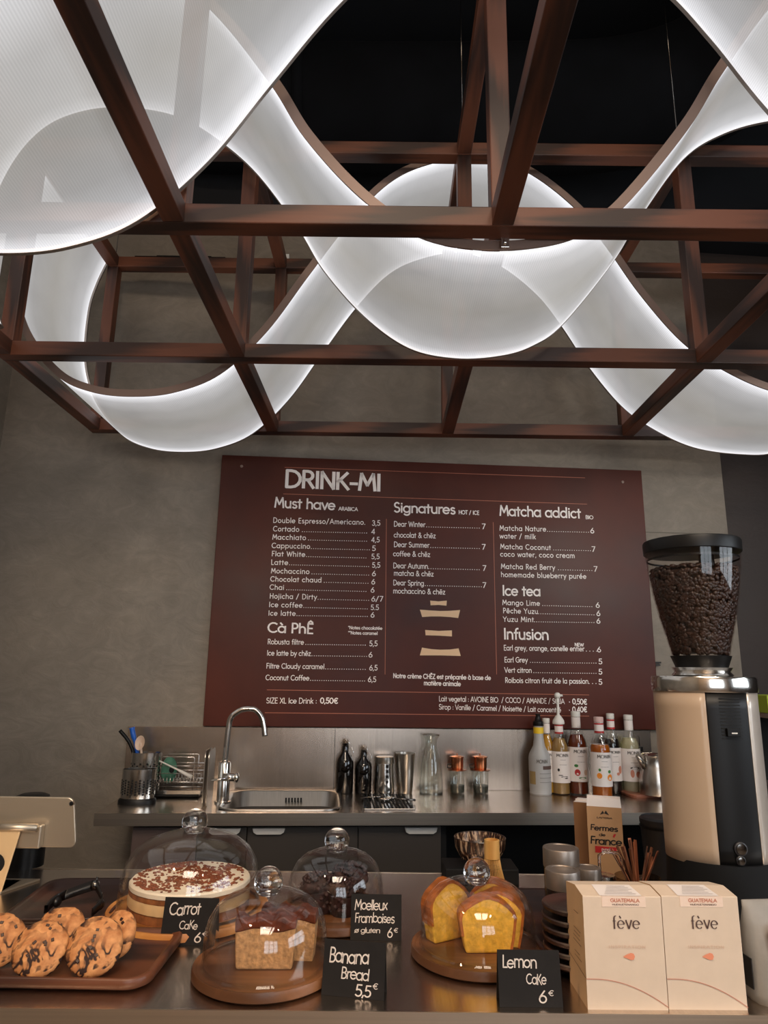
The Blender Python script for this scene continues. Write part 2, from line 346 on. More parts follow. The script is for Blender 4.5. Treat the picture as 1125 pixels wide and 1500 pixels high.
def ribbon(pts, w, nib=None):
    q = [pts[0]]
    for p in pts[1:]:
        if math.hypot(p[0]-q[-1][0], p[1]-q[-1][1]) > 1e-4: q.append(p)
    if len(q) < 2: return [], []
    L = []; n = len(q); vs = []
    for i in range(n):
        a = q[max(i-1, 0)]; b = q[i]; c = q[min(i+1, n-1)]
        d1 = (b[0]-a[0], b[1]-a[1]); d2 = (c[0]-b[0], c[1]-b[1]); l1 = math.hypot(*d1) or 1; l2 = math.hypot(*d2) or 1
        t = (d1[0]/l1*(i > 0)+d2[0]/l2*(i < n-1), d1[1]/l1*(i > 0)+d2[1]/l2*(i < n-1)); l = math.hypot(*t)
        if l < .2: t = (d2[0]/l2, d2[1]/l2); l = 1
        t = (t[0]/l, t[1]/l); mit = 1.0
        if 0 < i < n-1: mit = min(2.0, 1/max(.3, l/2))
        ww = w*(1 if nib is None else (nib+(1-nib)*abs(t[1])**1.5))*mit/2
        ex = (0, 0)
        if nib is None and i == 0: ex = (-t[0]*w*.3, -t[1]*w*.3)
        if nib is None and i == n-1: ex = (t[0]*w*.3, t[1]*w*.3)
        vs.append((b[0]-t[1]*ww+ex[0], b[1]+t[0]*ww+ex[1])); vs.append((b[0]+t[1]*ww+ex[0], b[1]-t[0]*ww+ex[1]))
    return vs, [(2*i, 2*i+1, 2*i+3, 2*i+2) for i in range(n-1)]
def split_corners(p):
    out = [[p[0]]]
    for i in range(1, len(p)):
        out[-1].append(p[i])
        if i < len(p)-1:
            ax, ay = p[i][0]-p[i-1][0], p[i][1]-p[i-1][1]; bx, by = p[i+1][0]-p[i][0], p[i+1][1]-p[i][1]
            if math.hypot(ax, ay) > 1e-4 and math.hypot(bx, by) > 1e-4 and abs(math.atan2(ax*by-ay*bx, ax*bx+ay*by)) > .9: out.append([p[i]])
    return [q for q in out if len(q) > 1]
def put_text(mb, t, fmap, wt=.11, tr=.06, nib=None, slant=0, hand=0, q=7, mi=0):
    """lay text (cap height 1, start at 0,0) through fmap(x,y)->3D into mb"""
    x = 0
    for ch in t:
        wd, st = G.get(ch, G[' '])
        jy = random.uniform(-hand, hand); js = 1+random.uniform(-hand, hand)
        for s_ in st:
            p = [(px*js, py*js+jy) for px, py in stroke_pts(s_, q)]
            for p in split_corners(p):
                vs, fs = ribbon(p, wt, nib); mb.add([fmap(x+vx+slant*vy, vy) for vx, vy in vs], fs, False, mi)
        x += wd+tr
def plane_text(mb, t, P0, P1, cap, UPV, nrm, **kw):
    """text from P0 to P1 (3D baseline ends) filling that width"""
    d = (P1-P0); L = d.length; d = d/L; W = text_width(t, kw.get('tr', .06)); sx = L/W
    put_text(mb, t, lambda x, y: P0+d*(x*sx)+UPV*(y*cap)+nrm, **kw)
# ================================================================== SETTING
ZW = 4.3
def wallpt(u, off=0, z=0): p = W0+WU*u+WN*off; return Vector((p.x, p.y, z))
MW_ = Matrix.Translation((W0.x, W0.y, 0)) @ Matrix.Rotation(PHI, 4, 'Z')   # local x along wall, -y out of the wall
UL, UR = wu(onW(9, 600)), wu(onW(1058, 700))
mb = MB(); mb.box((UL-.1, 0, 0), (UR, .12, 3.37)); struct(mb, 'wall_back', PLASTER, M=MW_)
mb = MB(); mb.box((UL-.1, 0.001, 3.37), (UR+2, .12, ZW)); struct(mb, 'wall_upper', BLACKPAINT, M=MW_)
mb = MB(); mb.box((UR, .1, 0), (UR+2, .22, 3.37)); struct(mb, 'wall_recess', DARKWALL, M=MW_)
for zz in (1.30, 1.93):
    mb = MB(); mb.box((.872, -.0015, zz), (UR, .002, zz+.0035)); struct(mb, 'trim_1' if zz < 1.5 else 'trim_2', flat('seam_shadow_%d' % (zz*100), (96, 90, 80), .8), M=MW_)
CL = wallpt(UL)
mb = MB(); mb.box((CL.x-.12, -3.2, 0), (CL.x, CL.y+.02, ZW)); struct(mb, 'wall_left', PLASTER)
mb = MB(); ry0, ry1, rz0, rz1 = -1.7, .9, 1.2, 2.7
for lo, hi in (((3.3, -3.2, 0), (3.42, ry0, ZW)), ((3.3, ry1, 0), (3.42, 3.2, ZW)), ((3.3, ry0, 0), (3.42, ry1, rz0)), ((3.3, ry0, rz1), (3.42, ry1, ZW))): mb.box(lo, hi)
struct(mb, 'wall_right', DARKWALL)
mb = MB(); mb.box((-1.6, -3.3, 0), (3.4, 3.3, -.05)); struct(mb, 'floor', flat('dark_floor', (130, 112, 94), .5, var=.15, vs=4))
mb = MB(); mb.box((-1.6, -3.3, ZW), (3.4, 3.3, ZW+.05)); struct(mb, 'ceiling', BLACKPAINT)
# rear wall with a gridded street window behind the camera
mb = MB(); wx0, wx1, wz0, wz1 = .25, 2.35, .9, 2.9
for lo, hi in (((-1.6, -3.2, 0), (wx0, -3.08, ZW)), ((wx1, -3.2, 0), (3.35, -3.08, ZW)), ((wx0, -3.2, 0), (wx1, -3.08, wz0)), ((wx0, -3.2, wz1), (wx1, -3.08, ZW))): mb.box(lo, hi)
struct(mb, 'wall_front', flat('warm_grey_wall', (176, 152, 128), .7))
m, nt, b = nmat('daylight_pane'); b.inputs['Emission Color'].default_value = (.84, .92, 1, 1); b.inputs['Emission Strength'].default_value = 5; b.inputs['Base Color'].default_value = (.1, .1, .1, 1)
mb = MB(); mb.box((wx0, -3.16, wz0), (wx1, -3.15, wz1)); struct(mb, 'window_1', m)
mb = MB(); mb.box((3.36, ry0, rz0), (3.37, ry1, rz1)); struct(mb, 'window_4', m)
mb = MB()
for i in range(4): y = ry0+(ry1-ry0)*i/3; mb.box((3.31, y-.03, rz0), (3.36, y+.03, rz1))
for i in range(3): z = rz0+(rz1-rz0)*i/2; mb.box((3.31, ry0, z-.03), (3.36, ry1, z+.03))
struct(mb, 'window_5', BLACK)
mb = MB()
for i in range(4): x = wx0+(wx1-wx0)*i/3; mb.box((x-.03, -3.15, wz0), (x+.03, -3.09, wz1))
for i in range(4): z = wz0+(wz1-wz0)*i/3; mb.box((wx0, -3.15, z-.03), (wx1, -3.09, z+.03))
struct(mb, 'window_2', BLACK)
# pale window reveal high on the left wall
m, nt, b = nmat('frosted_left_pane'); b.inputs['Emission Color'].default_value = (.9, .88, .86, 1); b.inputs['Emission Strength'].default_value = .3; b.inputs['Base Color'].default_value = (.4, .38, .36, 1)
mb = MB(); mb.box((CL.x, .3, 1.95), (CL.x+.012, 2.45, 3.1)); struct(mb, 'window_3', m, bevel=.003)
# black ventilation duct under the ceiling
dk = thing('ventilation_duct', 'large black ventilation duct running under the dark ceiling', 'duct', (.6, 3.0, 3.66))
DUCTM = flat('duct_black', (11, 12, 15), .9, spec=.15, var=.3, vs=5)
mb = MB(); mb.tube(catmull([(-1.9, -.45, .1), (-.4, -.45, .1), (.5, -.5, .12), (.85, -.8, .14), (.95, -1.5, .15), (.95, -2.6, .15)], 8), .26, 24); mb.build('pipe', DUCTM, dk)
mb = MB(); mb.tube([(-1.0, -.45, .1), (-.96, -.45, .1)], .272, 24); mb.build('joint_ring', DUCTM, dk)

# ================================================================== TIMBER LATTICE
lat = thing('timber_lattice', 'reddish-brown stained timber lattice cage hanging under the black ceiling', 'ceiling frame', (.24, 1.9, 2.268))
YAW = math.radians(-.3)
GX = [-1.145, -.445, .242, .945, 1.645]; GY = [.63, 1.27, 1.9, 2.55]; ZB, ZT = 2.268, 2.985; TH = .046
def beam(a, b, t=TH):
    a = Vector(a); b = Vector(b); d = b-a; L = d.length
    mb = MB(); h = t/2; mb.box((-L/2, -h, -h), (L/2, h, h))
    o = mb.build('beam', BEAM, lat, bevel=.0025)
    R = Matrix.Identity(3)
    if abs(d.y) > abs(d.x) and abs(d.y) > abs(d.z): R = Matrix.Rotation(PI/2, 3, 'Z')
    elif abs(d.z) > abs(d.x): R = Matrix.Rotation(-PI/2, 3, 'Y')
    c = (a+b)/2-Vector(lat.location)
    o.matrix_basis = Matrix.Translation(c) @ R.to_4x4(); return o
e = TH/2
for z in (ZB, ZT):
    for y in GY:
        xs = GX
        beam((GX[0]-e, y, z), (GX[-1]+.7, y, z))
    for x in GX:
        for j in range(len(GY)-1): beam((x, GY[j]+e, z), (x, GY[j+1]-e, z), TH*.98)
    for x in GX: beam((x, -.3, z), (x, GY[0]-e, z), TH*.98)
for x in GX:
    for y in GY: beam((x, y, ZB+e), (x, y, ZT-e), TH*.97)
lat.rotation_euler = (0, 0, YAW)
for x, y in ((GX[2], 1.9), (GX[0], 2.55), (GX[3], 1.9), (GX[1], 1.27)):
    mb = MB(); mb.tube([(x-.242, y-1.9, ZT-2.268+.02), (x-.242, y-1.9, ZW-2.268)], .0015, 6); mb.build('suspension_wire', DCHROME, lat)

P = onY(265, 377, 2.56); t = thing('cable_rail', 'thin black rail lying on the rear top beam of the lattice, left', 'rail', (P.x, 2.56, ZT+TH/2+.001), 0)
mb = MB(); mb.box((-.19, -.012, 0), (.19, .012, .012)); mb.box((-.1, -.008, .012), (.13, .008, .018)); mb.build('bar', BLACK, t)
P = onY(416, 379, 2.56); t = thing('junction_box', 'small white junction box on the rear top beam of the lattice', 'junction box', (P.x, 2.56, ZT+TH/2+.001), 0)
mb = MB(); mb.box((-.024, -.02, 0), (.024, .02, .026)); mb.build('casing', WHITEP, t, bevel=.002)
mb = MB(); mb.tube([(-.07, 0, .004), (-.04, 0, .008), (-.022, 0, .01)], .003, 6); mb.build('cable', WHITEP, t)
# ================================================================== WAVE LIGHTS
def light_mat():
    m, nt, b = nmat('lit_woven_mesh'); nt.nodes.remove(b); out = nt.nodes['Material Output']
    uv = N(nt, 'ShaderNodeUVMap'); sp = N(nt, 'ShaderNodeSeparateXYZ'); nt.links.new(uv.outputs[0], sp.inputs[0])
    # v: 0..1 across the ribbon; brighter at both edges where the light strips sit
    a = N(nt, 'ShaderNodeMath', operation='SUBTRACT'); a.inputs[1].default_value = .5; nt.links.new(sp.outputs[1], a.inputs[0])
    c = N(nt, 'ShaderNodeMath', operation='ABSOLUTE'); nt.links.new(a.outputs[0], c.inputs[0])
    st = ramp(nt, c.outputs[0], [(0, (.28,)*3), (.25, (.33,)*3), (.40, (.48,)*3), (.475, (.85,)*3), (.5, (1.1,)*3)])
    tcol = ramp(nt, c.outputs[0], [(0, (1.0, .965, .905)), (.5, (.95, .955, 1.0))])
    n = N(nt, 'ShaderNodeTexNoise', Scale=2.2, Detail=4.0, Roughness=.6); nt.links.new(coords(nt), n.inputs['Vector'])
    nv = ramp(nt, n.outputs[0], [(.25, (.78,)*3), (.75, (1.18,)*3)])
    wv = N(nt, 'ShaderNodeTexWave', Scale=1.0, Distortion=0.6, Detail=1.0); wv.bands_direction = 'X'
    mp = N(nt, 'ShaderNodeMapping'); mp.inputs['Scale'].default_value = (60, 1.2, 1); nt.links.new(uv.outputs[0], mp.inputs[0]); nt.links.new(mp.outputs[0], wv.inputs['Vector'])
    wr = ramp(nt, wv.outputs['Fac'], [(0, (.9,)*3), (1, (1.07,)*3)])
    m1 = N(nt, 'ShaderNodeMath', operation='MULTIPLY'); nt.links.new(st, m1.inputs[0]); nt.links.new(nv, m1.inputs[1])
    m2 = N(nt, 'ShaderNodeMath', operation='MULTIPLY'); nt.links.new(m1.outputs[0], m2.inputs[0]); nt.links.new(wr, m2.inputs[1])
    em = N(nt, 'ShaderNodeEmission'); nt.links.new(m2.outputs[0], em.inputs['Strength']); nt.links.new(tcol, em.inputs[0])
    tr = N(nt, 'ShaderNodeBsdfTransparent'); tr.inputs[0].default_value = (.95, .95, .95, 1)
    gl = N(nt, 'ShaderNodeBsdfGlossy'); gl.inputs['Roughness'].default_value = .25; gl.inputs[0].default_value = (.5, .5, .5, 1)
    mx = N(nt, 'ShaderNodeMixShader'); mx.inputs[0].default_value = .34
    ad = N(nt, 'ShaderNodeAddShader'); nt.links.new(em.outputs[0], ad.inputs[0])
    mg = N(nt, 'ShaderNodeMixShader'); mg.inputs[0].default_value = .04
    nt.links.new(tr.outputs[0], mx.inputs[2])
    df = N(nt, 'ShaderNodeBsdfDiffuse'); df.inputs[0].default_value = (.3, .3, .3, 1)
    nt.links.new(df.outputs[0], mx.inputs[1]); nt.links.new(mx.outputs[0], mg.inputs[1]); nt.links.new(gl.outputs[0], mg.inputs[2])
    nt.links.new(mg.outputs[0], ad.inputs[1]); nt.links.new(ad.outputs[0], out.inputs[0]); return m
LITM = light_mat()
EDGEN = flat('bronze_edge_profile', (134, 112, 102), .45, .2)
EDGEF = flat('pale_edge_profile', (150, 140, 132), .4, .5)
def wave_light(label, prof, yn, yf, clips=()):
    c = Vector((prof[0][0], (yn+yf)/2, prof[0][1])); t = thing('wave_ceiling_light', label, 'ceiling light', c, 0, None)
    P = catmull([(x, 0, z) for x, z in prof], 8); n = len(P); rows = 10
    P = [Vector((p.x-c.x, 0, p.z-c.z)) for p in P]
    L = [0]
    for i in range(1, n): L.append(L[-1]+(P[i]-P[i-1]).length)
    me = bpy.data.meshes.new('mesh_diffuser'); vs = []; fs = []
    for i in range(n):
        for j in range(rows+1): y = yn+(yf-yn)*j/rows-c.y; vs.append((P[i].x, y, P[i].z))
    for i in range(n-1):
        for j in range(rows): a = i*(rows+1)+j; fs.append((a, a+1, a+rows+2, a+rows+1))
    me.from_pydata(vs, [], fs); uvl = me.uv_layers.new(name='UVMap'); me.materials.append(LITM)
    for lp in me.loops:
        i, j = divmod(lp.vertex_index, rows+1); uvl.data[lp.index].uv = (L[i], j/rows)
    me.polygons.foreach_set('use_smooth', [True]*len(fs))
    o = bpy.data.objects.new('mesh_diffuser', me); COL.objects.link(o); o.parent = t
    for y, nm, mt, h, s in ((yn, 'edge_profile', EDGEN, .011, -1), (yf, 'edge_profile', EDGEF, .004, 1)):
        mb = MB(); vv = []
        for i in range(n):
            d = (P[min(i+1, n-1)]-P[max(i-1, 0)]).normalized(); nn = Vector((-d.z, 0, d.x))
            if nn.z < 0 and False: nn = -nn
            for (a, q) in ((-.001, -.003), (-.001, .006*s), (h*2, .006*s), (h*2, -.003)):
                vv.append((P[i].x+nn.x*a, y-c.y+q, P[i].z+nn.z*a))
        ff = [(i*4+k, i*4+(k+1) % 4, i*4+4+(k+1) % 4, i*4+4+k) for i in range(n-1) for k in range(4)]+[(0, 1, 2, 3), tuple(range(4*n-4, 4*n))]
        mb.add(vv, ff); mb.build(nm, mt, t)
    mb = MB()
    for i in (0, n-1): mb.tube([(P[i].x, yn-c.y, P[i].z), (P[i].x, yf-c.y, P[i].z)], .004, 8)
    mb.build('end_rod', EDGEF, t)
    for x, y, z in clips:
        mb = MB(); mb.box((x-.009-c.x, y-.012-c.y, z-.014-c.z), (x+.009-c.x, y+.01-c.y, z+.014-c.z)); mb.box((x-.003-c.x, y-.016-c.y, z-.006-c.z), (x+.003-c.x, y-.012-c.y, z+.006-c.z)); mb.build('clip', CHROME, t, bevel=.001)
WB = [(-1.15, 3.013), (-1.195, 2.88), (-1.217, 2.745), (-1.207, 2.533), (-1.145, 2.36), (-1.026, 2.222), (-.91, 2.168), (-.78, 2.155), (-.65, 2.172), (-.515, 2.235), (-.38, 2.38), (-.255, 2.58), (-.13, 2.775), (0, 2.93), (.13, 3.005), (.3, 3.04), (.46, 2.985), (.61, 2.855), (.71, 2.71), (.81, 2.535), (.93, 2.37), (1.05, 2.275), (1.2, 2.203), (1.38, 2.178), (1.52, 2.19), (1.7, 2.28), (1.9, 2.5), (2.1, 2.8), (2.3, 3.0)]
WM = [(-1.12, 2.3), (-1.2, 2.5), (-1.205, 2.7), (-1.16, 2.87), (-1.08, 2.99), (-.97, 3.05), (-.846, 3.066), (-.7, 3.045), (-.58, 2.985), (-.42, 2.845), (-.275, 2.645), (-.19, 2.50), (-.065, 2.35), (.065, 2.252), (.2, 2.222), (.33, 2.232), (.424, 2.265), (.515, 2.335), (.67, 2.535), (.77, 2.70), (.916, 2.905), (1.05, 3.0), (1.2, 3.05), (1.35, 3.06), (1.5, 3.0), (1.7, 2.8), (1.9, 2.5), (2.1, 2.28)]
wave_light('glowing mesh wave ribbon farthest back, nearest the grey wall and menu board', WB, 1.98, 2.525)
wave_light('glowing mesh wave ribbon in the middle, dipping at the centre of the lattice', WM, 1.302, 1.82, [(.25, 1.30, 2.225+.012)])
wave_light('glowing mesh wave ribbon nearest the viewer, filling the top left corner', WB, .70, 1.235)

# ================================================================== MENU BOARD
p0 = onW(297, 1063, .03); ub0, ub1 = wu(p0), wu(onW(968, 1068, .03)); zb0, zb1 = 1.128, 2.197
bd = thing('menu_board', 'large burgundy wooden menu board with white lettering on the grey wall', 'menu board', W0+WU*((ub0+ub1)/2)+Vector((0, 0, zb0-W0.z)), PHI)
hw = (ub1-ub0)/2
mb = MB(); mb.box((-hw, -.028, 0), (hw, -.004, zb1-zb0)); mb.build('panel', BOARDM, bd, bevel=.002)
BI = None
def bloc(x, y):
    P = onW(x, y, .0285)
    return Vector((wu(P)-(ub0+ub1)/2, -.0287, P.z-zb0))
UZ = Vector((0, 0, 1)); NF = Vector((0, 0, 0))
def btext(mb, t, x0, y0, x1, y1, cappx, wt=.11, tr=.06, **kw):
    A = bloc(x0, y0); B = bloc(x1, y1); cap = (bloc(x0, y0-cappx)-A).z
    plane_text(mb, t, A, B, cap, UZ, NF, wt=wt, tr=tr, **kw)
def bline(mb, x0, y0, x1, y1, w_=.0022):
    A = bloc(x0, y0); B = bloc(x1, y1); d = (B-A).normalized(); n = Vector((-d.z, 0, d.x))*w_/2
    mb.add([A-n, B-n, B+n, A+n], [(0, 1, 2, 3)])
mb = MB(); btext(mb, 'DRINK-MI', 417, 713, 558, 719, 24, .17, .02); mb.build('title_lettering', PRINT, bd)
for a in (('Must have', 402, 743, 491, 747, 14.5), ('Signatures', 577, 750, 667, 753, 14), ('Matcha addict', 732, 755, 851, 759, 14.5), ('Ice tea', 736, 872, 792, 873, 14.5), ('Infusion', 738, 936, 804, 937, 15.5), ('Cà PhÊ', 392, 926, 459, 928, 14)):
    mb = MB(); btext(mb, *a, .16); mb.build('heading', PRINT, bd)
def rows(lines, price_x, capp=7.2, wt=.145):
    for t, x0, y0, x1, dots, pr, px in lines:
        mb = MB()
        sl = .022 if y0 < 900 else .012
        btext(mb, t, x0, y0, x1, y0+(x1-x0)*sl, capp, wt, .16 if capp < 7.3 else .08)
        if dots:
            xa, xb = dots; n = int((xb-xa)/3.1)
            for i in range(n):
                x = xa+(xb-xa)*i/max(1, n-1); y = y0+(x-x0)*sl+.2; bline(mb, x-.6, y-.4, x+.6, y-.4, .0026)
        if pr: wpx = 5.2*len(pr.replace(',', '').replace('.', ''))+1.5*(len(pr) > 1); btext(mb, pr, px, y0+(px-x0)*sl+1, px+wpx, y0+(px-x0)*sl+1, capp, wt, .1)
        mb.build('menu_line', PRINT, bd)
L1 = [('Double Espresso/Americano.', 400, 765.5, 535, None, '3,5', 545), ('Cortado', 400, 778, 438, (443, 537), '4', 544), ('Macchiato', 399, 790, 448, (452, 537), '4,5', 544), ('Cappuccino', 398, 802.5, 454, (456, 541), '5', 545), ('Flat White', 398, 814.5, 447, (449, 536), '5,5', 544), ('Latte', 397, 827, 422, (424, 540), '5,5', 545), ('Mochaccino', 397, 839.5, 453, (457, 540), '6', 545), ('Chocolat chaud', 396, 851.5, 471, (475, 539), '6', 544), ('Chai', 395, 863.5, 416, (420, 536), '6', 543), ('Hojicha / Dirty', 395, 876.5, 464, (466, 540), '6/7', 544), ('Ice coffee', 394, 889, 443, (445, 538), '5.5', 543), ('Ice latte', 393, 901.5, 433, (435, 538), '6', 543)]
rows(L1, 0)
L2 = [('Robusta filtre', 392, 943.5, 445, (448, 535), '5,5', 541), ('Ice latte by chēz', 391, 960, 455, (457, 537), '6', 540), ('Filtre Cloudy caramel', 390, 979, 475, (477, 535), '6,5', 541), ('Coconut Coffee', 389, 996, 453, (455, 534), '6,5', 539)]
rows(L2, 0, 7.4)
L3 = [('Dear Winter', 577, 771, 623, (625, 702), '7', 706), ('chocolat & chēz', 577, 787, 638, None, None, 0), ('Dear Summer', 577, 801, 629, (631, 702), '7', 706), ('coffee & chēz', 576, 814.5, 630, None, None, 0), ('Dear Autumn', 576, 832, 627, (628, 702), '7', 707), ('matcha & chēz', 577, 843, 635, None, None, 0), ('Dear Spring', 576, 857, 621, (623, 705), '7', 707), ('mochaccino & chēz', 576, 869, 652, None, None, 0)]
rows(L3, 0, 7.4)
L4 = [('Matcha Nature', 732, 777, 800, (802, 862), '6', 865), ('water / milk', 732, 788.5, 785, None, None, 0), ('Matcha Coconut', 733, 804, 807, (811, 865), '7', 867), ('coco water, coco cream', 733, 815, 842, None, None, 0), ('Matcha Red Berry', 734, 833, 813, (818, 867), '7', 870), ('homemade blueberry purée', 734, 845, 859, None, None, 0), ('Mango Lime', 736, 886, 791, (795, 867), '6', 873), ('Pêche Yuzu', 737, 898, 788, (789, 870), '6', 874), ('Yuzu Mint', 737, 910.5, 782, (783, 870), '6', 874)]
rows(L4, 0)
L5 = [('Earl grey, orange, canelle entier', 738, 952.5, 856, (859, 874), '6', 875), ('Earl Grey', 739, 970, 773, (777, 873), '5', 877), ('Vert citron', 739, 985, 779, (782, 873), '5', 877), ('Roibois citron fruit de la passion', 740, 1000, 862, (863, 873), '5', 877)]
rows(L5, 0, 7.4)
for a in (('ARABICA', 496, 747.5, 524, 748.5, 5), ('HOT / ICE', 672, 753, 702, 754, 5.5), ('BIO', 858, 760, 869, 760.5, 5), ('*Notes chocolatée', 510, 921.5, 560, 922.5, 4.5), ('**Notes caramel', 510, 929, 553, 930, 4.5), ('NEW', 842, 946.5, 855, 947, 4.6),
          ('Notre crème CHĒZ est préparée à base de', 576, 993, 719, 996, 6.6), ('matière animale', 621, 1003.5, 675, 1005, 6.6), ('0,50€', 469, 1030, 495, 1030.5, 7.8), ('+ 0,50€', 833, 1031, 860, 1032, 7.6), ('+ 0,40€', 833, 1043, 860, 1043, 7.6)):
    mb = MB(); btext(mb, *a, .19); mb.build('note_line', PRINT, bd)
for a in (('SIZE XL Ice Drink :', 390, 1030, 464, 1030.5, 7.8), ('Lait vegetal : AVOINE BIO  / COCO / AMANDE / SOJA', 643, 1027, 827, 1031, 7.4), ('Sirop : Vanille / Caramel / Noisette / Lait concentré', 643, 1039, 822, 1043.5, 7.4)):
    mb = MB(); btext(mb, *a, .13); mb.build('note_line', PRINT, bd)
for a in ((417, 684.5, 857, 700), (415, 723.5, 860, 738.5), (566, 760, 564, 988), (722.5, 765, 727.5, 988), (391, 1010.5, 863, 1018), (388, 1044, 863, 1049)):
    mb = MB(); bline(mb, *a); mb.build('rule_line', COPL, bd)
def zz(x, y): return (560+x/3.49, 650+y/3.49)
for pl in ([(245, 802), (287, 806), (330, 802), (328, 828), (287, 824), (247, 826)], [(192, 848), (243, 852), (295, 855), (346, 854), (398, 850), (388, 891), (345, 886), (297, 883), (250, 883), (204, 886)], [(219, 952), (288, 957), (356, 954), (356, 985), (288, 981), (221, 979)], [(203, 1042), (250, 1050), (297, 1053), (345, 1052), (390, 1046), (401, 1085), (297, 1082), (192, 1082)]):
    mb = MB(); vs = [bloc(*zz(*q)) for q in pl]; mb.add(vs, [tuple(range(len(vs)-1, -1, -1))]); mb.build('emblem_bar', BEIGE, bd)
for x, y in ((354, 683), (912, 706)):
    mb = MB(); P = bloc(x, y); mb.lathe([(.006, 0), (.006, .002), (.003, .003), (0, .003)], 12, 0, Matrix.Translation(P) @ Matrix.Rotation(PI/2, 4, 'X')); mb.build('screw', EDGEN, bd)
# ================================================================== BACK COUNTER
ul, ur = wu(wallpt(0))*0-1.17, 1.3
Pfl = onZ(138.5, 1191.7, TOP); ul = wu(Pfl); dep = (Pfl-W0).dot(WN)
dep = max(dep, .40)
ct = thing('back_worktop', 'long brushed steel worktop with splashback under the menu board', 'worktop', W0+Vector((0, 0, -.034)), PHI)
us0, us1 = wu(onZ(325, 1175, TOP)), wu(onZ(500, 1175, TOP)); vs0, vs1 = -(onZ(410, 1188, TOP)-W0).dot(WN), -(onZ(410, 1158.5, TOP)-W0).dot(WN)
hx0, hx1, hy0, hy1 = us0+.008, us1-.008, vs0+.008, vs1-.008
mb = MB()
for lo, hi in (((ul, -dep), (hx0, 0)), ((hx1, -dep), (1.03, 0)), ((hx0, -dep), (hx1, hy0)), ((hx0, hy1), (hx1, 0))): mb.box((lo[0], lo[1]+.0005, 0), (hi[0], hi[1], .034))
mb.build('slab', CTOP, ct)
mb = MB(); mb.box((ul, -dep-.0015, -.002), (1.03, -dep+.0004, .0345)); mb.build('front_lip', CTOPX, ct)
usl, usr = wu(onW(188, 1066, .01)), wu(onW(952, 1070, .01)); zs = onW(600, 1067, .01).z-TOP+.034
mb = MB(); mb.box((usl, -.012, .034), (usr, -.001, zs)); mb.build('splashback', SPLASH, ct, bevel=.001)
useam = wu(onW(490, 1100, .01)); mb = MB(); mb.box((useam-.001, -.0127, .034), (useam+.001, -.011, zs)); mb.build('seam', DCHROME, ct)
# sink
scx, scy, sw, sd = (us0+us1)/2, (vs0+vs1)/2, us1-us0, vs1-vs0
sk = thing('sink_basin', 'small inset stainless steel sink beside the tap', 'sink', W0+WU*scx-WN*scy+Vector((0, 0, 0)), PHI)
rings = [(sw, sd, .07, .0005), (sw, sd, .07, .004), (sw-.012, sd-.012, .066, .005), (sw-.03, sd-.03, .06, .001), (sw-.05, sd-.045, .055, -.12), (sw-.09, sd-.09, .04, -.13)]
mb = MB(); vs = []; n = 24
for a_, b_, r_, z_ in rings: vs += [(x, y, z_) for x, y in rrect(a_, b_, min(r_, b_/2.2), 5)]
fs = [(j*n+i, j*n+(i+1) % n, (j+1)*n+(i+1) % n, (j+1)*n+i) for j in range(len(rings)-1) for i in range(n)]+[tuple(range((len(rings)-1)*n, len(rings)*n))]
mb.add(vs, fs, True); mb.build('bowl', SATIN, sk)
mb = MB()
for i in range(6): mb.box((.0+i*.011, sd/2-.027, -.035), (.006+i*.011, sd/2-.022, -.02))
mb.build('overflow_slots', HOLE, sk)
# cabinets below
CH = TOP-.034
def cabinet(x0, x1, mat, label, hx=None):
    P = W0+WU*((x0+x1)/2); c = thing('base_cabinet', label, 'cabinet', (P.x, P.y, 0), PHI, 'base cabinets under the steel worktop'); h = (x1-x0)/2
    mb = MB(); mb.box((-h, -dep+.06, .08), (h, -.02, CH-.016)); mb.build('body', mat, c)
    mb = MB(); mb.box((-h+.0015, -dep+.04, .1), (h-.0015, -dep+.0585, CH-.014)); d = mb.build('door', mat, c, bevel=.001)
    mb = MB(); mb.box((-h+.02, -dep+.1, 0), (h-.02, -.05, .08)); mb.build('plinth', MBLACK, c)
    if hx:
        a, b = hx[0]-(x0+x1)/2, hx[1]-(x0+x1)/2
        pts = [(a, 0), (b, 0), (b-.004, -.012), (b-.014, -.018), (a+.014, -.018), (a+.004, -.012)]
        mb = MB(); mb.prism(pts, 0, .012, M=TR(0, -dep+.04, CH-.016, PI/2)); mb.build('handle', GREYH, d, bevel=.001)
def uc(x, y=1209): v = ray(x, y); P = W0+WN*(dep-.03); P = CP+v*((P-CP).dot(WN)/v.dot(WN)); return wu(P)
e0, e1, e2, e3, e4 = uc(193), uc(289), uc(362), uc(525), uc(647)
cabinet(e0, e1, CAB2, 'plum-grey cabinet end panel at the left end of the back worktop')
cabinet(e1, e2, CAB, 'narrow dark grey cabinet under the tap with pale pull at its right', (uc(305), uc(353)))
cabinet(e2, e3, CAB, 'wide dark grey cabinet door under the sink with pale pull at its left', (uc(370), uc(418)))
cabinet(e3, e4, CAB, 'dark grey cabinet right of the others, beside the open black niche', (uc(593), uc(641)))
P = W0+WU*((e4+1.02)/2); c = thing('open_niche', 'open black recess under the right half of the back worktop', 'shelf unit', (P.x, P.y, 0), PHI); h = (1.02-e4)/2
for nm, lo, hi in (('back_panel', (-h, -.04, .05), (h, -.02, CH-.002)), ('side_panel', (-h, -dep+.05, .05), (-h+.018, -.04, CH-.002)), ('side_panel', (h-.018, -dep+.05, .05), (h, -.04, CH-.002)), ('base_panel', (-h, -dep+.05, 0), (h, -.02, .05))):
    mb = MB(); mb.box(lo, hi); mb.build(nm, MBLACK, c)

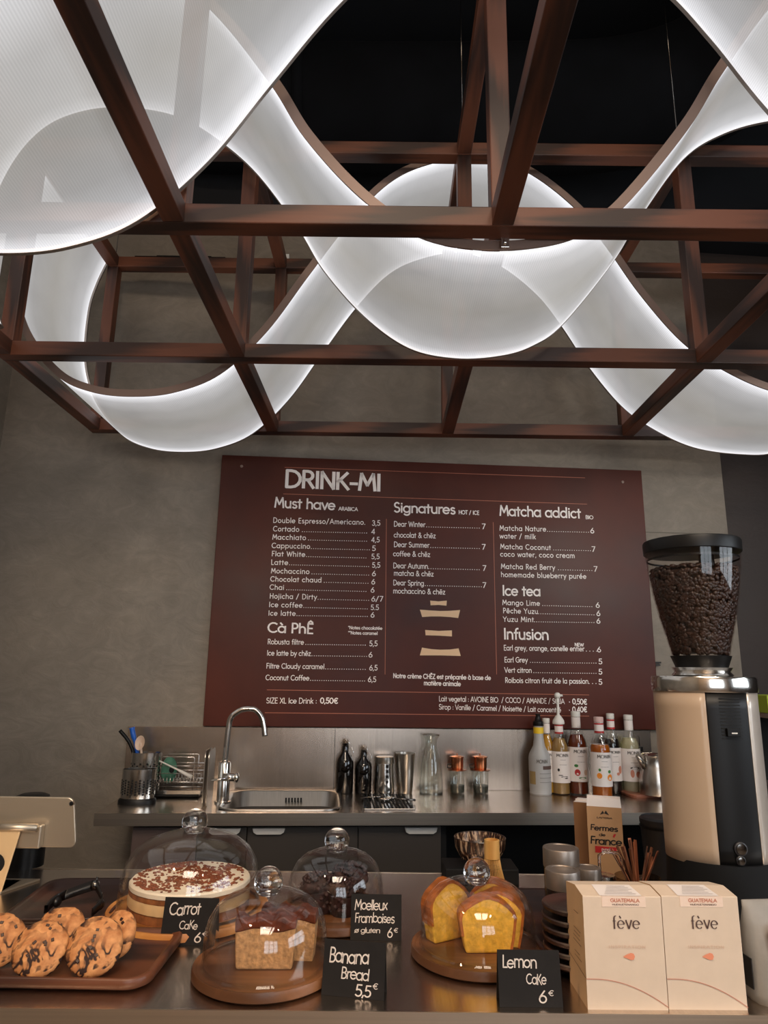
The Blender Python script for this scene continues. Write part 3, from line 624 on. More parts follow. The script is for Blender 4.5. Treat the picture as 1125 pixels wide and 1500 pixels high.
# ---- tap
P = onZ(326, 1176, TOP); k = mpp(P)
tp = thing('kitchen_tap', 'tall chrome swan-neck kitchen tap left of the sink', 'tap', P, PHI)
zt = lambda y: zat(P, y)-TOP
mb = MB(); mb.lathe([(.028, 0), (.028, .006), (.021, .008), (.0205, zt(1118)), (.018, zt(1116)), (.012, zt(1115))], 24); mb.build('body', CHROME, tp)
mb = MB(); top_ = zt(1040); pts = [(0, 0, zt(1116)), (.004, 0, zt(1070)), (.01, 0, zt(1052)), (.03, 0, zt(1043)), (.055, 0, top_+.004), (.09, 0, top_+.002), (.113, 0, zt(1048)), (.124, 0, zt(1062)), (.13, 0, zt(1078))]
mb.tube(catmull(pts, 6), .0098, 14); mb.build('spout', CHROME, tp)
mb = MB(); mb.tube([(.0, -.02, zt(1137)), (.042, -.024, zt(1137))], .013, 18); mb.tube([(.03, -.026, zt(1137)), (-.034, -.05, zt(1140))], .0035, 8); mb.sphere((.045, -.026, zt(1137)), .0165, 16, 10, sc=(.6, 1, 1)); mb.build('lever', CHROME, tp)
# ---- utensil holders
for (x0, x1, yt, yb, lab, ins) in ((175, 226, 1122, 1181, 'perforated steel cutlery holder in front, on a black foot', False), (187, 233, 1098, 1170, 'taller perforated steel utensil holder behind, with handles sticking out', True)):
    xc = (x0+x1)/2; P = onZ(xc, yb-5, TOP); k = mpp(P); r = (x1-x0)/2*k*.96; H = zat(P, yt+4)-TOP
    t = thing('utensil_holder', lab, 'holder', P, PHI, 'perforated steel holders')
    mb = MB(); mb.lathe([(r, .01), (r, H), (r-.0015, H), (r-.0015, .012)], 40, sy=.62, closed=True); mb.lathe([(r-.002, .012), (0, .0121)], 40, sy=.62); mb.build('cup', CHROME, t)
    mb = MB(); mb.lathe([(r+.006, 0), (r+.006, .01), (r+.001, .016), (r+.001, .010)], 36, sy=.66); mb.build('foot', BLACK, t)
    mb = MB()
    for i in range(13):
        a = -PI/2+(i-6)*.23
        for j in range(6):
            z = .03+(H-.06)*(j+(i % 2)*.5)/6
            nx, ny = math.cos(a), math.sin(a)/.62; l = math.hypot(nx, ny); rot = math.atan2(ny, nx)
            mb.lathe([(.0034, 0), (0, .0001)], 8, M=Matrix.Translation((r*math.cos(a)*1.003, r*math.sin(a)*.62*1.003, z)) @ Matrix.Rotation(rot, 4, 'Z') @ Matrix.Rotation(PI/2, 4, 'Y'))
    mb.build('perforation', HOLE, t, kind='stuff')
    HP = P; 
    if ins: UH = (P, k, H)
P, k, H = UH
def utensil(name, label, cat, pts, r, mat, extra=None):
    t = thing(name, label, cat, P+Vector((0, 0, .02)), PHI)
    loc = [((x-210)*k, y_, zat(P, y)-TOP-.02) for x, y, y_ in pts]
    mb = MB(); mb.tube(catmull(loc, 4), r, 10); mb.build('handle', mat, t)
    if extra: extra(t, loc)
utensil('kitchen_knife', 'black-handled utensil leaning left out of the rear steel holder', 'utensil', [(204, 1160, 0), (188, 1097, 0), (168, 1070, -.005)], .0065, BLACK)
utensil('ice_cream_scoop', 'blue-handled utensil standing in the rear steel holder', 'utensil', [(206, 1160, .005), (194, 1098, .005), (188, 1080, .005), (184, 1066, .005)], [.005]*4+[.007]*4+[.009]*4+[.011], flat('blue_plastic', (28, 92, 190), .35))
def bowlx(t, loc):
    mb = MB(); c = loc[-1]; M = Matrix.Translation(c) @ Euler((1.35, 0, -.2)).to_matrix().to_4x4()
    mb.lathe([(.001, -.006), (.012, -.003), (.018, .004), (.0165, .004), (.011, -.001), (.001, -.004)], 20, sy=1.4, M=M); mb.build('bowl', WHT, t)
WHT = flat('pale_wood_spoon', (206, 180, 160), .5)
utensil('wooden_spoon', 'pale spoon with rounded bowl upright in the rear steel holder', 'spoon', [(212, 1160, -.012), (202, 1096, -.012), (200, 1088, -.012)], .004, WHT, bowlx)
Pf = HP
# ---- dish rack
P = onZ(265, 1166, TOP); k = mpp(P)
t = thing('dish_rack', 'chrome wire dish rack holding a green cloth and white brush', 'dish rack', P, PHI)
X0, X1 = (232-265)*k, (298-265)*k; Z = lambda y: zat(P, y)-TOP
mb = MB(); WR = .0013
for y in (1120, 1131, 1143, 1150):
    for yy in (-.035, .05): mb.tube([(X0, yy, Z(y)), (X1, yy, Z(y))], WR, 6)
mb.build('rail', CHROME, t)
mb = MB()
for i in range(15):
    x = X0+(X1-X0)*i/14; mb.tube([(x, -.035, Z(1137)), (x, -.035, Z(1146)), (x, .05, Z(1146)), (x, .05, Z(1137))], WR*.8, 5)
mb.build('wire_grid', CHROME, t, kind='stuff')
for yy in (-.035, .05):
    mb = MB(); mb.tube([(X0+.01, yy, 0.004), (X0+.01, yy, Z(1108)), (X0+.016, yy, Z(1107)), (X1-.04, yy, Z(1107)), (X1-.035, yy, Z(1109)), (X1-.035, yy, .004)], WR, 6); mb.build('side_hoop', CHROME, t)
mb = MB(); mb.box((X0, -.045, .004), (X1-.01, .055, .014)); mb.build('drip_base', BLACK, t, bevel=.003)
mb = MB(); mb.box((X0, -.05, .014), (X1-.005, -.046, .026)); mb.build('front_rail', CHROME, t)
P2 = onZ(298, 1182, TOP)
t2 = thing('baking_tray', 'thin steel trays standing upright at the right end of the dish rack', 'tray', P2, PHI)
for i in range(2):
    mb = MB(); mb.prism(rrect(.13, zat(P2, 1100)-TOP, .02, 4, .0, (zat(P2, 1100)-TOP)/2), 0, .003, M=TR(-.006+i*.012, .06, 0, PI/2, 0, PI/2)); mb.build('sheet', SATIN, t2)
t = thing('dish_cloth', 'green cloth bag draped in the dish rack', 'cloth', P+Vector((X0+.03, 0, .03)), PHI)
mb = MB(); zc_ = Z(1128)-.03; mb.sphere((0, 0, zc_), .04, 18, 14, sc=(.72, .35, 1.1), jit=.05); mb.build('folded_cloth', flat('green_cloth', (64, 112, 92), .7, var=.4, vs=40, bmp=.4), t, subsurf=1)
mb = MB(); mb.sphere((.012, -.014, zc_+.002), .009, 10, 8, sc=(1, .4, 1.2)); mb.build('dark_patch', HOLE, t)
t = thing('washing_brush', 'white-handled washing-up brush lying slanted across the dish rack', 'brush', P+Vector((0, -.05, 0)), PHI)
mb = MB(); mb.tube([((236-265)*k, 0, Z(1112)), ((262-265)*k, 0, Z(1124)), ((270-265)*k, 0, Z(1128)), ((284-265)*k, 0, Z(1135))], [.0025, .0028, .005, .0065], 10); mb.build('handle', WHITEP, t)

# ---- generic lathed vessel on the back counter
def vessel(name, label, cat, x0, x1, ybase, group=None, parts=()):
    xc = (x0+x1)/2; P = onZ(xc, ybase, TOP); k = mpp(P); R = (x1-x0)/2*k
    dd = (P-W0).dot(WN)
    if dd < R+.034: q = R+.034-dd; v = (P-CP); v.z = 0; v.normalize(); P = P-v*(q/abs(v.dot(WN)))
    t = thing(name, label, cat, P, PHI, group); Z = lambda y: zat(P, y)-TOP
    return t, R, Z, k, P
def swing(x0, x1, yt, lab):
    t, R, Z, k, P = vessel('swing_top_bottle', lab, 'bottle', x0, x1, 1159, 'black swing-top bottles'); H = Z(yt); R *= .92
    mb = MB(); mb.lathe([(R*.9, 0), (R, .004), (R, H*.55), (R*.9, H*.64), (R*.4, H*.75), (R*.33, H*.9), (R*.36, H*.93)], 28); mb.build('body', BLKGLASS, t)
    mb = MB(); mb.lathe([(R*.3, H*.93), (R*.36, H*.95), (R*.3, H), (0, H*1.01)], 16); mb.build('stopper', WHITEP if False else GLASSK, t)
    mb = MB(); a = R*.5; mb.tube([(R*.34, 0, H*.82), (R*.8, 0, H*.84), (R*.95, -.002, H*.76), (R*.7, -.004, H*.68)], .0014, 6); mb.tube([(-R*.34, 0, H*.82), (-R*.45, 0, H*.93), (0, 0, H*1.005), (R*.45, 0, H*.93), (R*.34, 0, H*.82)], .0012, 6); mb.build('wire_clasp', CHROME, t)
swing(491, 518, 1083, 'taller black swing-top bottle right of the sink, leftmost of the two')
swing(519, 545, 1093, 'shorter black swing-top bottle beside the steel shaker')
t, R, Z, k, P = vessel('sugar_shaker', 'steel shaker with broad screw lid and dark slots beside the black bottles', 'shaker', 548, 578, 1158)
mb = MB(); H = Z(1108); mb.lathe([(R*.95, 0), (R, .006), (R*.88, H*.5), (R*.82, H*.84)], 32); mb.build('body', CHROME, t)
mb = MB(); mb.lathe([(R*.86, H*.82), (R*.88, H*.84), (R*.86, H*.99), (R*.8, H), (0, H)], 32); mb.build('lid', SATIN, t)
mb = MB()
for i in range(4): mb.box((-.002+R*.1, -R*.93, H*.3+i*.018), (R*.3, -R*.86, H*.3+i*.018+.01))
mb.build('slots', HOLE, t)
t, R, Z, k, P = vessel('mixing_tin', 'tall tapered satin steel mixing tin, left of the glass carafe', 'tumbler', 579, 609, 1160)
H = Z(1103); mb = MB(); mb.lathe([(R*.62, 0), (R*.66, .004), (R*.95, H), (R, H), (R*.96, H-.003), (R*.64, .006), (0, .006)], 32, closed=True); mb.build('cup', SATIN, t)
t, R, Z, k, P = vessel('glass_carafe', 'clear glass carafe with pinched neck, standing near the copper filters', 'carafe', 614, 649, 1158)
H = Z(1077); mb = MB(); pr = [(0, .001), (R*.9, 0), (R*.98, .006), (R, H*.1), (R*.86, H*.5), (R*.62, H*.72), (R*.46, H*.82), (R*.5, H*.9), (R*.72, H)]
mb.lathe(pr+[(r-.002, z+.003) for r, z in pr[::-1]], 36, closed=True); mb.build('vessel', GLASSG, t)
mb = MB(); mb.lathe([(R*.72+.0012, H-.001), (R*.72, H+.002), (R*.72-.002, H)], 32, closed=True); mb.build('rim', KNOB, t)
mb = MB(); mb.lathe([(R*.95, .001), (R*.93, .007), (R*.6, .008)], 32, closed=True); mb.build('thick_base', KNOB, t)
for x0, x1, lab in ((656, 684, 'copper drip filter on a small glass, left of the pair'), (689, 719, 'copper drip filter on a small glass, right of the pair')):
    t, R, Z, k, P = vessel('drip_filter', lab, 'coffee filter', x0, x1, 1159, 'copper drip filters on glasses'); H = Z(1128)
    mb = MB(); pr = [(0, .001), (R*.7, 0), (R*.78, .005), (R*.82, H)]; mb.lathe(pr+[(r-.0025, z+.003) for r, z in pr[::-1]], 28, closed=True); mb.build('glass', GLASSG, t)
    mb = MB(); mb.lathe([(0, .004), (R*.7, .004), (R*.74, H*.35), (0, H*.35)], 24); mb.build('water', liquid('pale_liquid', (90, 92, 84), .45), t)
    H2 = Z(1108); mb = MB(); mb.lathe([(R*.97, H), (R, H+.003), (R*.6, H+.004), (R*.64, H+.01), (R*.66, H2-.004), (R*.72, H2-.003)], 28); mb.build('filter_cup', COPPER, t)
    mb = MB(); mb.lathe([(R*.74, H2-.003), (R*.75, H2), (R*.4, H2+.004), (0, H2+.0045)], 28); mb.sphere((0, 0, H2+.008), .0035, 10, 6); mb.build('lid', COPPER, t)
    mb = MB(); mb.tube([(-R*.66, 0, H+.022), (-R*1.02, 0, H+.02), (-R*1.02, 0, H+.008), (-R*.66, 0, H+.008)], .0018, 6); mb.build('handle', BLACK, t)
# drip tray with spoons
P = onZ(566, 1175, TOP); t = thing('drip_tray', 'slotted steel drip tray with spoons on it, right of the sink', 'tray', P+Vector((0, 0, .0005)), PHI)
a = onZ(532, 1186, TOP); b = onZ(607, 1186, TOP); c_ = onZ(575, 1164, TOP); tw = (b-a).length; td = (c_-onZ(575, 1186, TOP)).dot(-WN)
mb = MB(); mb.box((-tw/2, -td/2, 0), (tw/2, td/2, .004)); mb.build('pan', DCHROME, t, bevel=.001)
for i in range(13):
    x = -tw/2+.012+(tw-.024)*i/12; mb = MB(); mb.box((x-.0045, -td/2+.012, .004), (x+.0005, td/2-.012, .0055)); mb.build('slot', HOLE, t)
for i, (dx, dy, rz, lab) in enumerate(((-.02, .02, .1, 'steel spoon lying on the drip tray, its bowl toward the tap'), (.03, -.01, -.15, 'nearer steel spoon lying on the drip tray'))):
    s_ = thing('teaspoon', lab, 'spoon', P+Vector((dx, dy, .0075)), PHI+rz+(PI if i == 0 else 0), 'spoons on the drip tray')
    mb = MB(); mb.tube([(-.02, 0, .004), (.02, 0, .006), (.07, 0, .003)], [.002, .0022, .004], 8); mb.build('handle', DCHROME, s_)
    mb = MB(); mb.sphere((-.035, 0, .003), .02, 16, 8, sc=(1, .65, .2)); mb.build('bowl', CHROME, s_)

# ---- syrup bottles
LG = 'flavoured syrup bottles on the back worktop'
def cyl_patch(mb, R, z0, z1, a0, a1, seg=14, mi=0):
    mb.lathe([(R, z0), (R, z1)], seg, mi, closed=True, a0=a0, a1=a1)
def syrup(x0, x1, yb, yt, lab, liq, capm, neckm, art, lvl=.66, pump=False, liqc=None):
    t, R, Z, k, P = vessel('syrup_bottle', lab, 'bottle', x0, x1, yb, LG); H = Z(yt)
    if pump: H = Z(1053)
    pr = [(R*.92, 0), (R, .005), (R, H*.60), (R*.97, H*.63), (R*.6, H*.75), (R*.42, H*.84), (R*.40, H*.95)]
    mb = MB(); mb.lathe(pr, 32); mb.build('bottle_body', GLASSG, t)
    inner = [(r-.003, z+(.004 if i == 0 else 0)) for i, (r, z) in enumerate(pr) if z <= H*lvl+.001]; rr = R-.003 if lvl < .62 else None
    def rad(z):
        for (r0, z0), (r1, z1) in zip(pr, pr[1:]):
            if z0 <= z <= z1: return r0+(r1-r0)*(z-z0)/(z1-z0)
        return R*.4
    inner.append((rad(H*lvl)-.003, H*lvl)); inner.append((0, H*lvl))
    mb = MB(); mb.lathe(inner, 28); mb.build('syrup', liq, t)
    mb = MB(); cyl_patch(mb, R+.0007, H*.16, H*.57, -PI*1.02, PI*.02, 22); lb = mb.build('label', LABELP, t)
    # lettering on the label
    def f(x, y, cx, cz, s): return lambda xx, yy: Vector(((R+.0014)*math.sin((cx+(xx)*s)/R), -(R+.0014)*math.cos((cx+xx*s)/R), cz+yy*s))
    mb = MB(); W = text_width('MONIN', .1); s = R*1.35/W; put_text(mb, 'MONIN', f(0, 0, -W*s/2, H*.50, s), .17, .1, nib=.45); 
    for j in range(4): s2 = R*.1; W2 = 6+j % 2*2; mb.add([f(0, 0, -W2*s2/2, H*(.46-j*.022), s2)(x, y) for x, y in ((0, 0), (W2/2, 0), (W2, 0), (W2, .25), (W2/2, .25), (0, .25))], [(0, 1, 4, 5), (1, 2, 3, 4)]) if j in (0, 3) else None
    mb.build('lettering', INKK, lb)
    for col, items in art:
        mb = MB()
        for (cx, cz, rx, rz_) in items:
            vs = [f(0, 0, 0, 0, 1)(R*(cx+rx*math.cos(q*PI/6)), H*(cz+rz_*math.sin(q*PI/6))) for q in range(12)]; vs = [Vector((v.x*1.002, v.y*1.002, v.z)) for v in vs]; mb.add(vs, [tuple(range(12))])
        mb.build('picture', col, lb)
    mb = MB(); cyl_patch(mb, R*.42+.0012, H*.80, H*.93, -PI*1.3, PI*.3, 18); mb.build('neck_band', LABELP, t)
    if neckm:
        mb = MB(); cyl_patch(mb, R*.42+.0018, H*.80, H*.825, -PI*1.3, PI*.3, 18); cyl_patch(mb, R*.42+.0018, H*.905, H*.925, -PI*1.3, PI*.3, 18); mb.build('neck_stripe', neckm, t)
    if not pump:
        mb = MB(); mb.lathe([(R*.45, H*.935), (R*.47, H*.94), (R*.47, H*.995), (R*.43, H), (0, H)], 20); mb.build('cap', capm, t)
    else:
        z = H*.93; mb = MB(); mb.lathe([(R*.62, z), (R*.66, z+.004), (R*.6, z+.014), (R*.3, z+.03), (R*.16, z+.034), (R*.13, Z(1030)), (R*.2, Z(1029)), (R*.2, Z(1022))], 20); mb.sphere((0, 0, Z(1019)), R*.36, 14, 8); mb.tube([(0, 0, Z(1019)), (R*.55, -.004, Z(1018.5))], .0042, 8); mb.build('pump', WHITEP, t)
LQ = lambda n, c, d=.8: liquid(n, c, d)
RC = flat('pink_white_cap', (216, 186, 182), .5)
syrup(809, 836, 1163, 1015, 'pale gold syrup bottle with tall white pump', LQ('pale_gold_syrup', (176, 140, 84), .6), WHITEP, RED, [(INKK, [(.1, .24, .4, .008), (-.3, .26, .25, .006), (.3, .22, .2, .006), (-.5, .33, .12, .02)])], .74, True)
syrup(834, 863, 1163, 1042, 'dark amber syrup bottle with red fruit on its label', LQ('amber_syrup', (104, 44, 22)), WHITEP, None, [(RED, [(-.4, .27, .28, .04)]), (INKP, [(.45, .27, .2, .035)]), (GREEN, [(.1, .205, .4, .012), (-.5, .35, .2, .018)])], .72)
syrup(868, 898, 1170, 1050, 'orange syrup bottle with pink cap and oranges on its label, in front', LQ('orange_syrup', (176, 92, 22)), RC, RED, [(ORANGE, [(.5, .27, .32, .04), (-.55, .29, .25, .035)]), (GREEN, [(.45, .34, .18, .02), (-.5, .36, .12, .018)])], .66)
syrup(888, 912, 1158, 1045, 'near-black syrup bottle behind the orange one', LQ('black_syrup', (20, 12, 12), .96), WHITEP, RED, [(INKR, [(.5, .3, .25, .05), (.2, .25, .2, .02)])], .68)
syrup(913, 940, 1156, 1047, 'nearly colourless syrup bottle, rightmost of the row', LQ('clear_syrup', (214, 204, 176), .4), WHITEP, None, [(INKR, [(-.3, .26, .2, .05), (.3, .25, .25, .04)]), (INKK, [(0, .33, .5, .015)])], .7)
syrup(792, 815, 1157, 1052, 'yellow syrup bottle half hidden behind the grey bottle', LQ('yellow_syrup', (212, 160, 50), .6), WHITEP, None, [], .78)
# grey puree bottle
t, R, Z, k, P = vessel('puree_bottle', 'silver-grey fruit puree bottle with black nozzle, leftmost of the bottles', 'bottle', 776, 808, 1163); H = Z(1060)
GB = flat('silver_grey_plastic', (168, 168, 168), .4)
mb = MB(); mb.lathe([(R*.95, 0), (R, .005), (R*.97, H*.03), (R*.99, H*.1), (R, H*.5), (R*.94, H*.56), (R*.55, H*.68), (R*.44, H*.8), (R*.42, H*.97)], 32); mb.build('body', GB, t)
mb = MB(); mb.lathe([(R*.47, H*.86), (R*.46, H*.95)], 24, closed=True); mb.build('yellow_band', YELLOW, t)
mb = MB(); mb.lathe([(R*.48, H*.97), (R*.5, H*.975), (R*.46, H*1.03), (R*.3, H*1.05), (R*.2, Z(1048)), (R*.26, Z(1046)), (0, Z(1045))], 20); mb.build('nozzle', BLACK, t)
mb = MB(); cyl_patch(mb, R+.0008, H*.36, H*.41, -PI*.5, -PI*.05, 10); mb.build('brown_strip', INKD, t)
mb = MB(); f = lambda xx, yy: Vector(((R+.0012)*math.sin(-.55+xx*.24), -(R+.0012)*math.cos(-.55+xx*.24), H*.45+yy*R*.3)); put_text(mb, 'MONIN', f, .15, .1)
for j in range(3): cyl_patch(mb, R+.0009, H*(.3-j*.06), H*(.305-j*.06), -PI*.6, -PI*.15, 8)
mb.build('lettering', flat('grey_ink', (96, 94, 92), .6), t)
mb = MB(); cyl_patch(mb, R+.0009, H*.15, H*.33, -PI*.95, -PI*.72, 8); mb.build('picture', flat('dull_gold_print', (150, 128, 84), .6), t)

# ---- right end: wooden tray, oil pourer, jug
P = onZ(945, 1163, TOP); t = thing('copper_wood_tray', 'reddish wooden tray under the steel jug at the right end of the back worktop', 'tray', P+Vector((.03, 0, 0)), PHI)
mb = MB(); mb.prism(rrect(.24, .16, .03), 0, .006); mb.prism(rrect(.25, .17, .035), .006, .011); mb.build('board', wood('red_wood', (110, 62, 44), (158, 98, 74), .35), t, bevel=.002)
PJ = onZ(962, 1163, TOP+.011); t = thing('steel_jug', 'brushed steel jug with flared spout on the reddish wooden tray', 'jug', PJ, PHI); kj = mpp(PJ); R = 24*kj; H = zat(PJ, 1106)-TOP-.011
mb = MB(); mb.lathe([(R*.98, 0), (R, .004), (R*.96, H*.4), (R*.8, H*.7), (R*.72, H*.85), (R*.8, H), (R*.76, H), (R*.68, H*.86), (R*.9, H*.4), (0, .01)], 32, closed=True); mb.build('body', SATIN, t)
mb = MB(); mb.tube([(-R*.7, -.01, H*.7), (-R*1.05, -.014, H*.92), (-R*1.2, -.015, H*1.0)], [.014, .010, .007], 10); mb.build('spout', SATIN, t)
mb = MB(); mb.lathe([(R*.8, H), (R*.7, H+.006), (0, H+.01)], 28); mb.build('lid', CHROME, t)
PJ = onZ(941, 1156, TOP+.011); t = thing('oil_pourer', 'slim clear glass pourer with black stopper beside the steel jug', 'bottle', PJ, PHI); R = 5.5*kj; H = zat(PJ, 1100)-TOP-.011
mb = MB(); mb.lathe([(R, 0), (R, H*.8), (R*.7, H*.95), (R*.7, H)], 20); mb.build('tube', GLASSG, t)
mb = MB(); mb.lathe([(R*.9, H), (R*.9, H+.016), (R*.4, H+.018)], 14); mb.build('stopper', BLACK, t)
mb = MB(); mb.tube([(0, 0, H+.016), (.001, 0, H+.05), (-.006, 0, H+.056)], .002, 8); mb.build('spout', DCHROME, t)
# wall clip
P = onW(960, 973, 0); t = thing('wall_clip', 'small black metal hook on the wall right of the menu board', 'hook', P, PHI)
mb = MB(); mb.box((-.018, -.012, .004), (.02, 0, .010)); mb.box((-.014, -.02, -.006), (.012, -.012, .0)); mb.box((-.012, -.014, -.004), (-.006, 0, .008)); mb.build('bracket', BLACK, t, bevel=.001)
P = onW(972, 1046, 0); t = thing('socket_plate', 'small dark fitting on the wall behind the grinder', 'socket', P, PHI)
mb = MB(); mb.box((-.03, -.02, -.05), (.03, 0, .05)); mb.build('plate', BLACK, t, bevel=.003)
# green crate and shelf at the far right edge
P = onY(1150, 1030, 2.3); t = thing('green_box', 'lime green box on a dark shelf at the far right edge', 'box', (P.x, P.y, P.z-.03), 0)
mb = MB(); mb.box((-.09, -.06, -.0), (.15, .06, .055)); mb.build('carton', flat('lime_green', (150, 170, 40), .5), t, bevel=.002)
t = thing('side_shelf', 'dark shelf unit with bottles behind the grinder at the right edge', 'shelf unit', (P.x, P.y, 0), 0)
mb = MB(); mb.box((-.09, -.1, P.z-.045), (.4, .14, P.z-.031)); mb.build('shelf', SATIN, t)
mb = MB(); mb.box((-.08, .1, 0), (.4, .14, P.z-.045)); mb.build('back_panel', MBLACK, t)
mb = MB(); mb.box((-.09, -.1, 0), (.4, .1, P.z-.25)); mb.build('cupboard', CAB2, t)
# ================================================================== FRONT COUNTER
YF = math.radians(.6)
fy0 = onZ(560, 1482, TOP).y; fy1 = onZ(560, 1278, TOP).y
fc = thing('front_counter', 'brushed steel service counter in front carrying the cakes', 'counter', (0, (fy0+fy1)/2, 0), YF); hd = (fy1-fy0)/2
mb = MB(); mb.box((-1.38, -hd+.001, TOP-.03), (1.9, hd, TOP)); mb.build('top', CTOP, fc)
mb = MB(); mb.box((-1.38, -hd-.0015, TOP-.05), (1.9, -hd+.001, TOP+.0005)); mb.build('front_lip', CTOPX, fc)
mb = MB(); mb.box((-1.38, -hd+.02, .05), (1.9, hd-.03, TOP-.03)); mb.build('body', CAB, fc)
mb = MB(); mb.box((-1.38, hd-.004, TOP-.05), (1.9, hd+.0015, TOP+.0005)); mb.build('rear_lip', CTOPX, fc)
FZ = Vector((0, 0, 0))

# ---- cloches
def cloche(label, xc, yc, hwpx, dhw, ytop, yk0, yk1, kpx, wmat, dshape, glab=None):
    P = onZ(xc, yc, TOP+.016); k = mpp(P); P.z = TOP; R = hwpx*k; r = dhw*k
    bdn = thing('cake_board', 'round '+label+' board under a glass dome', 'board', P, YF, 'round wooden cake boards')
    mb = MB(); mb.lathe([(0, 0), (R*.94, 0), (R, .004), (R, .012), (R*.985, .016), (R*.95, .0155), (R*.93, .0135), (0, .0135)], 64); mb.build('disc', wmat, bdn)
    Q = P+Vector((0, 0, .0145)); t = thing('glass_dome', 'clear glass dome with ball knob over '+glab, 'cloche', Q, YF, 'glass cake domes')
    H = zat(Q, ytop)-Q.z
    pr = [(r*1.005, 0), (r*1.005, .003)]+[(r*a, H*b) for a, b in dshape]
    inn = [(max(0, x-.0022), z-.0022 if z > .02 else z) for x, z in pr[::-1]]
    mb = MB(); mb.lathe(pr+inn, 72, closed=True); mb.build('dome', GLASS, t)
    mb = MB(); mb.lathe([(r*1.005+.0012, .0), (r*1.005+.002, .002), (r*1.005, .0045), (r*1.005-.003, .0045), (r*1.005-.003, 0)], 64, closed=True); mb.build('rim', GLASSG, t)
    z0 = H; z1 = zat(Q, yk0)-Q.z; kr = kpx*k; ch = z1-z0
    mb = MB(); zc = z1-kr
    mb.lathe([(kr*.75, z0-.001), (kr*.62, z0+ch*.12), (kr*.7, z0+ch*.2)]+[(kr*math.cos(a), zc+kr*math.sin(a)) for a in [math.radians(-50+140*i/14) for i in range(15)]], 32); mb.build('knob', KNOB, t)
    return P, k, R, r
D1 = [(1, .25), (.985, .42), (.93, .6), (.82, .76), (.65, .88), (.42, .96), (.2, .995), (0, 1)]
D2 = [(1, .3), (.99, .45), (.94, .62), (.83, .78), (.66, .9), (.42, .975), (.2, 1), (0, 1)]
Pc, kc, Rc, rc = cloche('pale wooden', 277, 1326, 116, 101, 1216, 1184, 1222, 19, LW, D1, 'the carrot cake')
Pm, km, Rm, rm = cloche('mid-brown wooden (rear middle)', 491, 1330, 84, 70, 1243, 1212, 1245, 18.5, MW, D2, 'the dark chocolate cakes')
Pb, kb, Rb, rb = cloche('mid-brown wooden (front middle)', 388, 1408, 104, 90, 1303, 1269, 1306, 21.5, MW, D2, 'the banana bread')
Pl, kl, Rl, rl = cloche('mid-brown wooden (front right)', 700, 1383, 98, 84, 1287, 1256, 1293, 20, MW, D2, 'the lemon cake slices')

# ---- carrot cake
CRM = flat('cream_icing', (246, 232, 208), .5, var=.05, vs=30); CRUST = flat('carrot_sponge', (142, 84, 40), .8, var=.35, vs=90, bmp=.6); CREAM2 = flat('cream_filling', (228, 190, 138), .55, var=.08, vs=50)
Qc = Pc+Vector((0, 0, .0137)); t = thing('carrot_cake', 'round layered carrot cake with cream icing and crumbs', 'cake', Qc, YF)
rk = 86*kc; Hc = zat(Qc, 1284)-Qc.z
L = [('sponge_layer', 0, .3, CRUST, 1.0), ('filling_layer', .3, .64, CREAM2, 1.005), ('sponge_layer', .64, .82, CRUST, .995), ('icing', .82, 1.0, CRM, 1.0)]
for nm, a, b, mt, s in L:
    mb = MB(); pr = [(rk*s*.97 if nm == 'icing' else rk*s, Hc*a), (rk*s, Hc*(a+b)/2), (rk*s*.985, Hc*b)]
    if nm == 'icing': pr = [(0, Hc*a), (rk, Hc*a), (rk, Hc*.95), (rk*.98, Hc), (0, Hc)]
    n0 = len(mb.v); mb.lathe(pr, 72)
    mb.v = [(x*(1+.006*math.sin(x*300+y*170)), y*(1+.006*math.sin(x*170-y*300)), z) for x, y, z in mb.v]
    mb.build(nm, mt, t)
mb = MB()
for i in range(1500):
    a = random.uniform(0, 2*PI); rr = rk*.93*math.sqrt(random.random()); x, y = rr*math.cos(a), rr*math.sin(a)
    if math.sin(x*40+1)*math.cos(y*36)+random.uniform(-.8, .8) < -.25: continue
    mb.sphere((x, y, Hc+.001), random.uniform(.0014, .0034), 5, 4, sc=(1.3, 1, .6), jit=.3)
mb.build('crumbs', flat('pecan_crumbs', (128, 66, 34), .7, var=.4, vs=80), t, kind='stuff')

# ---- lumpy helper
def lump(mb, c, sc, seg=22, rings=14, amp=.1, seed=0, mi=0, sq=1.0, flatb=True):
    rnd = random.Random(seed); ph = [rnd.uniform(0, 6) for _ in range(9)]
    vs = []; fs = []
    for j in range(rings+1):
        a = -PI/2+PI*j/rings
        for i in range(seg):
            b = 2*PI*i/seg; ca = abs(math.cos(a))**sq; x = ca*math.copysign(abs(math.cos(b))**sq, math.cos(b)); y = ca*math.copysign(abs(math.sin(b))**sq, math.sin(b)); z = math.copysign(abs(math.sin(a))**sq, math.sin(a))
            q = 1+amp*(math.sin(3*x+ph[0]+2*y)*.5+math.sin(5*y+ph[1]+4*z)*.35+math.sin(7*x+5*z+ph[2])*.3+math.sin(13*y+ph[3]-9*x)*.15)
            vs.append((c[0]+sc[0]*x*q, c[1]+sc[1]*y*q, max(c[2]+sc[2]*z*q, c[2]-sc[2]*.92) if flatb else c[2]+sc[2]*z*q))
    for j in range(rings):
        for i in range(seg): fs.append((j*seg+i, j*seg+(i+1) % seg, (j+1)*seg+(i+1) % seg, (j+1)*seg+i))
    mb.add(vs, fs, True, mi)
def crumbmat(name, c, var, vs=70, bmp=.9, rough=.8):
    return flat(name, c, rough, var=var, vs=vs, bmp=bmp)
